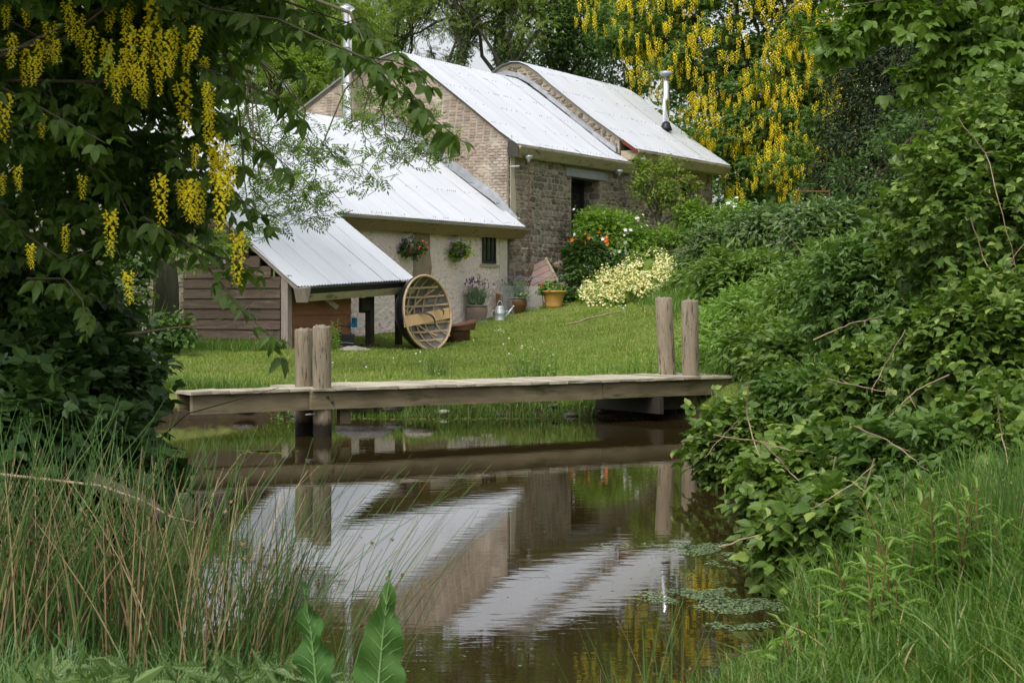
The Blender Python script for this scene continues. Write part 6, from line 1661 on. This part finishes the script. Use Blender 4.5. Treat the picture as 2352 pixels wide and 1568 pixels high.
hN = np.clip(.06 + (Pn[:, 0] - .55) * .26, .05, .50) * RNG.uniform(.4, 1.2, n) * cl_
V, F = strips(Pn, hN, np.full(n, .0085) * RNG.uniform(.35, 1.6, n), hdir(n), RNG.uniform(.15, 1.1, n), seg=4)
o = add_np('long_grass', V, F, M['grass_long']); props(o, 'bright tall grass filling the lower right corner', 'grass', kind='stuff')
longgrass('long_grass', 'thin grass along the bottom edge of the near bank', vec_region(4500, -.9, 1.0, 4.9, 7.2, .02), .06, .22, .005, seg=4)
longgrass('long_grass', 'dark tangled grass at the foot of the left rushes', region(5000, lambda: (random.uniform(-2.3, -.5), random.uniform(4.9, 6.9))), .06, .24, .006, 'rush', seg=4)
longgrass('long_grass', 'dark grass stalks in front of the lower right brambles', region(1500, lambda: (random.uniform(1.75, 2.7), random.uniform(7.3, 8.6))), .3, .62, .0055, bend=(.1, .45), seg=4)

# ---------------------------------------------------------------- rushes
def rush(name, lab, c, n, hmin, hmax, spread, dead=.35, lean=(0, 0), fan=.35, w=.0045, group='rush clumps'):
    c = np.array(c, float); t = empty(name, c, lab, 'rushes', group)
    for part, m, hm, mt in (('green_stems', int(n * (1 - dead)), 1.0, 'rush'), ('dead_stems', int(n * dead), .85, 'rush_dead')):
        if m < 1: continue
        mb_V, mb_F = [], []; o = 0
        P = c + np.stack([RNG.normal(size=m) * spread, RNG.normal(size=m) * spread * .6, np.zeros(m)], 1)
        P[:, 2] = ground(P[:, 0], P[:, 1]) - .05
        H = RNG.uniform(hmin, hmax, m) * hm
        D = np.stack([RNG.normal(size=m) * fan + (P[:, 0] - c[0]) * .6 + lean[0], RNG.normal(size=m) * fan * .7 + lean[1], np.zeros(m)], 1)
        bend = RNG.uniform(.3, 1.0, m)
        seg = 5; A = RNG.uniform(0, 6.28, m)
        rings = []
        for k in range(seg + 1):
            f = k / seg; cen = P + np.array([0, 0, 1.]) * (H * f)[:, None] + D * (H * (f * (1 - bend) + f * f * bend))[:, None] * .8
            r = w * .5 * (1 - .75 * f)
            rings.append(np.stack([cen + r * np.stack([np.cos(A + q * 2.094), np.sin(A + q * 2.094), np.zeros(m)], 1) for q in range(3)], 1))
        V = np.concatenate(rings, 1); F = []
        for k in range(seg):
            for q in range(3): F.append((3 * k + q, 3 * k + (q + 1) % 3, 3 * k + 3 + (q + 1) % 3)); F.append((3 * k + q, 3 * k + 3 + (q + 1) % 3, 3 * k + 3 + q))
        F = np.array(F)[None] + (np.arange(m) * V.shape[1])[:, None, None]
        add_np(part, V.reshape(-1, 3), F.reshape(-1, 3), M[mt], t)['kind'] = 'stuff'
        if part == 'green_stems':    # small brown seed heads on the side of the stems
            k = RNG.permutation(m)[:m // 4]; f = .72; cen = P[k] + np.array([0, 0, 1.]) * (H[k] * f)[:, None] + D[k] * (H[k] * (f * (1 - bend[k]) + f * f * bend[k]))[:, None] * .8
            V, F = scatter(compose(T_leaf4(.5), [(0, -.5, 0, 0, 1, 0), (0, -.5, .0, 0, 1, 1.2)]), cen, norm(RNG.normal(size=cen.shape)), RNG.normal(size=cen.shape), np.full(len(k), w * 2.4))
            add_np('seed_heads', V, F, M['seed'], t)['kind'] = 'stuff'
rush('rush_clump', 'big rush clump in the lower left, green stems mixed with tan dead ones', (-1.42, 6.55, .2), 430, .58, 1.02, .26, .32, w=.0078)
rush('rush_clump', 'rush clump in the bottom left corner with many bleached stems', (-2.0, 6.4, .2), 320, .5, .98, .19, .42, lean=(.05, 0), w=.0078)
rush('rush_clump', 'rush clump leaning right over the water left of the dock leaves', (-.98, 6.6, .2), 170, .5, 1.0, .13, .28, lean=(.2, 0), fan=.3, w=.006)
rush('rush_clump', 'sparse rush clump standing before the dark left bank', (-2.0, 7.9, .2), 60, .6, 1.05, .25, .4, w=.006)
rush('rush_clump', 'a few arching rushes bending far right over the dock leaves', (-.62, 6.3, .2), 26, .7, 1.0, .05, .2, lean=(.65, 0), fan=.15, w=.006)
rush('rush_clump', 'green rushes at the bottom edge in front of the duckweed', (.46, 6.15, .2), 50, .25, .62, .10, .1, lean=(-.12, 0), fan=.25, w=.006)
rush('rush_clump', 'tall green rushes behind the grass at the right edge', (2.25, 7.7, .4), 260, .42, .78, .17, .08, fan=.22, w=.006)
rush('rush_clump', 'green rush clump on the lawn edge behind the jetty, left of the willowherb', gpt(1205, 0, 25.4), 110, .3, .55, .20, .05, w=.009)
rush('rush_clump', 'small rush tuft on the lawn behind the left jetty half', gpt(1000, 0, 27.5), 60, .3, .5, .13, .05, w=.009)

# ---------------------------------------------------------------- dock leaves and thistle
def big_leaf(name, lab, base, tip, width, mat, parent=None, wav=.012, tw=0.0, face=(0.1, -1, .25)):
    base, tip = np.array(base, float), np.array(tip, float); ax = tip - base; L = np.linalg.norm(ax); ax /= L
    nrm_ = np.array(face, float); nrm_ -= ax * (nrm_ @ ax); nrm_ /= np.linalg.norm(nrm_); sx = np.cross(ax, nrm_)
    b = MB(); nr, nc = 26, 9; idx = []
    for i in range(nr):
        f = i / (nr - 1); wdt = width * .5 * (math.sin(math.pi * min(1, (f + .10) ** .75 * .98)) ** .8 * (1 - .25 * f)) * (1 + .05 * math.sin(f * 31)); row = []
        for j in range(nc):
            s = (j / (nc - 1) - .5) * 2
            n_ = .10 * abs(s) * width * .5 + wav * math.sin(f * 22 + s * 2) * abs(s) - .02 * (1 - abs(s)) ** 4 * 0 + (.006 if abs(s) < .01 else 0) + .0022 * math.cos((f * 16 - abs(s) * 2.2) * 2 * math.pi)
            p = base + ax * (L * f) + sx * (s * wdt) + nrm_ * (n_ + L * .12 * f * f)
            row.append(b.v(*p))
        idx.append(row)
    for i in range(nr - 1):
        for j in range(nc - 1): b.f(idx[i][j], idx[i][j + 1], idx[i + 1][j + 1], idx[i + 1][j])
    vn = MB()
    for i in range(3, 22, 2):
        for s_ in (-1, 1):
            c0_ = np.array(b.V[idx[i][4]]); c1_ = np.array(b.V[idx[min(i + 2, nr - 1)][4 + 2 * s_]]); c2_ = np.array(b.V[idx[min(i + 3, nr - 1)][4 + 4 * s_]]) * .92 + c1_ * .08
            vn.tube([c0_ + nrm_ * .001, c1_ + nrm_ * .001, c2_ + nrm_ * .001], [.0016, .0011, .0005], 4, False)
    mid = [np.array(b.V[idx[i][4]]) + nrm_ * .001 for i in range(0, nr, 3)]
    vn.tube(mid, list(np.linspace(.0042, .001, len(mid))), 6, False)
    vo = vn.build('veins', M['vein'], parent, smooth=True)
    b.tube([base - ax * .15, base + ax * .02, base + ax * L * .5 + nrm_ * L * .03, tip - ax * .03 + nrm_ * L * .11], [.007, .006, .004, .001], 6, False)
    return b.build(name, M[mat], parent, smooth=True)
dk = empty('dock_plant', (-.42, 4.6, .1), 'broad dock plant at the bottom edge with two big upright leaves', 'plant')
big_leaf('dock_leaf', None, at(735, 1640, 4.6), at(716, 1338, 4.7), .118, 'lf_dock', dk, face=(-.45, -1, .2), wav=.022)['label'] = 'narrower light green dock leaf'
big_leaf('dock_leaf', None, at(862, 1640, 4.5), at(886, 1312, 4.6), .14, 'lf_dock', dk, face=(.35, -1, .3), wav=.024)['label'] = 'wider dark green dock leaf'
th = empty('thistle', (-.95, 4.7, .2), 'grey green thistle leaves along the bottom left edge', 'plant')
m = 150; P = np.stack([RNG.uniform(-1.3, -.5, m), RNG.uniform(4.5, 4.9, m), np.full(m, 0)], 1); P[:, 2] = .50 + .07 * RNG.random(m) - .03
D = norm(np.stack([RNG.normal(size=m), RNG.normal(size=m) * .5, RNG.uniform(.0, .9, m)], 1))
TH_ = compose(T_leaf4(.16), [(0, 0, 0, 0, 1, 0)] + [(0, .12 + .11 * j, 0, sgn * .95, .26 * (1 - .07 * j), .3) for j in range(7) for sgn in (-1, 1)])
V, F = scatter(TH_, P, D, RNG.normal(size=(m, 3)) + [0, -.5, 1], RNG.uniform(.06, .12, m)); add_np('leaves', V, F, M['lf_comf'], th)['kind'] = 'stuff'
mb = MB()
for k in range(14): p = P[k]; mb.tube([(p[0], p[1], .15), (p[0] + .02, p[1], .35), p], [.006, .005, .004], 5, False)
mb.build('stems', M['lf_lav'], th)

# ---------------------------------------------------------------- duckweed, daisies, feathers
Ps = []
for (px, py, rx, ry, m) in ((1680, 1262, 120, 14, 1300), (1600, 1252, 60, 6, 260), (1640, 1368, 150, 17, 1700), (1720, 1392, 110, 15, 900), (1700, 1432, 70, 12, 500), (1690, 1292, 60, 10, 420), (1760, 1180, 60, 14, 300), (1440, 1250, 70, 5, 90)):
    for _ in range(m):
        a, r = random.uniform(0, 6.28), math.sqrt(random.random()) * (1 + .25 * math.sin(random.random() * 20))
        q = on_water(px + rx * r * math.cos(a), py + ry * r * math.sin(a), .004)
        if mnoise.noise(Vector((q[0] * 6, q[1] * 3, 0))) > -.18: Ps.append(q)
Ps = np.array(Ps); Ps = Ps[pond_dist(Ps[:, 0], Ps[:, 1]) < .02]; m = len(Ps)
V, F = scatter((np.array([(-.5, 0, 0), (0, -.5, 0), (.5, 0, 0), (0, .5, 0)]), np.array([(0, 1, 2), (0, 2, 3)])), Ps, hdir(m), np.tile([0, 0, 1.], (m, 1)), RNG.uniform(.010, .026, m))
o = add_np('duckweed', V, F, M['duckweed']); props(o, 'patches of pale duckweed floating at the right side of the pond', 'duckweed', kind='stuff')
Ps = np.array([on_water(random.gauss(610, 22), random.gauss(1036, 1.6), .004) for _ in range(260)] + [on_water(random.uniform(780, 1500), random.gauss(961, 1.5), .004) for _ in range(260)]); m = len(Ps)
V, F = scatter((np.array([(-.5, 0, 0), (0, -.5, 0), (.5, 0, 0), (0, .5, 0)]), np.array([(0, 1, 2), (0, 2, 3)])), Ps, hdir(m), np.tile([0, 0, 1.], (m, 1)), RNG.uniform(.02, .06, m))
o = add_np('blanket_weed', V, F, M['grass']); props(o, 'bright green floating weed streaks near the far bank', 'pond weed', kind='stuff')
m = 420; Pd = []
for (px, py, sx, sy, k, Y0) in ((1480, 660, 35, 16, 80, 0), (1210, 800, 120, 22, 22, 0), (1150, 760, 12, 3, 10, 0), (1490, 640, 30, 8, 60, 0), (950, 830, 160, 18, 12, 0), (1450, 700, 40, 8, 22, 0)):
    for _ in range(k):
        X, Y_ = random.gauss(px, sx), random.gauss(py, sy)
        # walk the ray to the ground
        r = ray(X, Y_); s = 24.
        while s < 52:
            p = np.array([0, 0, CAM_H]) + r * s
            if p[2] < G(p[0], p[1]) + .06: break
            s += .5
        if s < 51: Pd.append(p)
Pd = np.array(Pd); D, N = rand_dirs(len(Pd), None, 0, .8, 1.2, .3)
V, F = scatter(PET5, Pd, D, N + [0, -.5, 0], RNG.uniform(.03, .055, len(Pd))); o = add_np('daisies', V, F, M['fl_white']); props(o, 'white daisies scattered over the lawn', 'daisies', kind='stuff')

Ps = []
for _ in range(520):
    px, py = random.uniform(420, 1650), 985 + 560 * random.random() ** 1.6
    q = on_water(px, py, .004)
    if mnoise.noise(Vector((q[0] * 1.1, q[1] * .7, 3))) > -.05: Ps.append(q)
Ps = np.array(Ps); Ps = Ps[pond_dist(Ps[:, 0], Ps[:, 1]) < -.1]; m = len(Ps)
V, F = scatter((np.array([(-.5, 0, 0), (0, -.5, 0), (.5, 0, 0), (0, .5, 0)]), np.array([(0, 1, 2), (0, 2, 3)])), Ps, hdir(m), np.tile([0, 0, 1.], (m, 1)), RNG.uniform(.008, .02, m))
o = add_np('floating_petals', V, F, M['lf_lav']); props(o, 'tiny fallen petals and specks drifting on the open water', 'petals', kind='stuff')
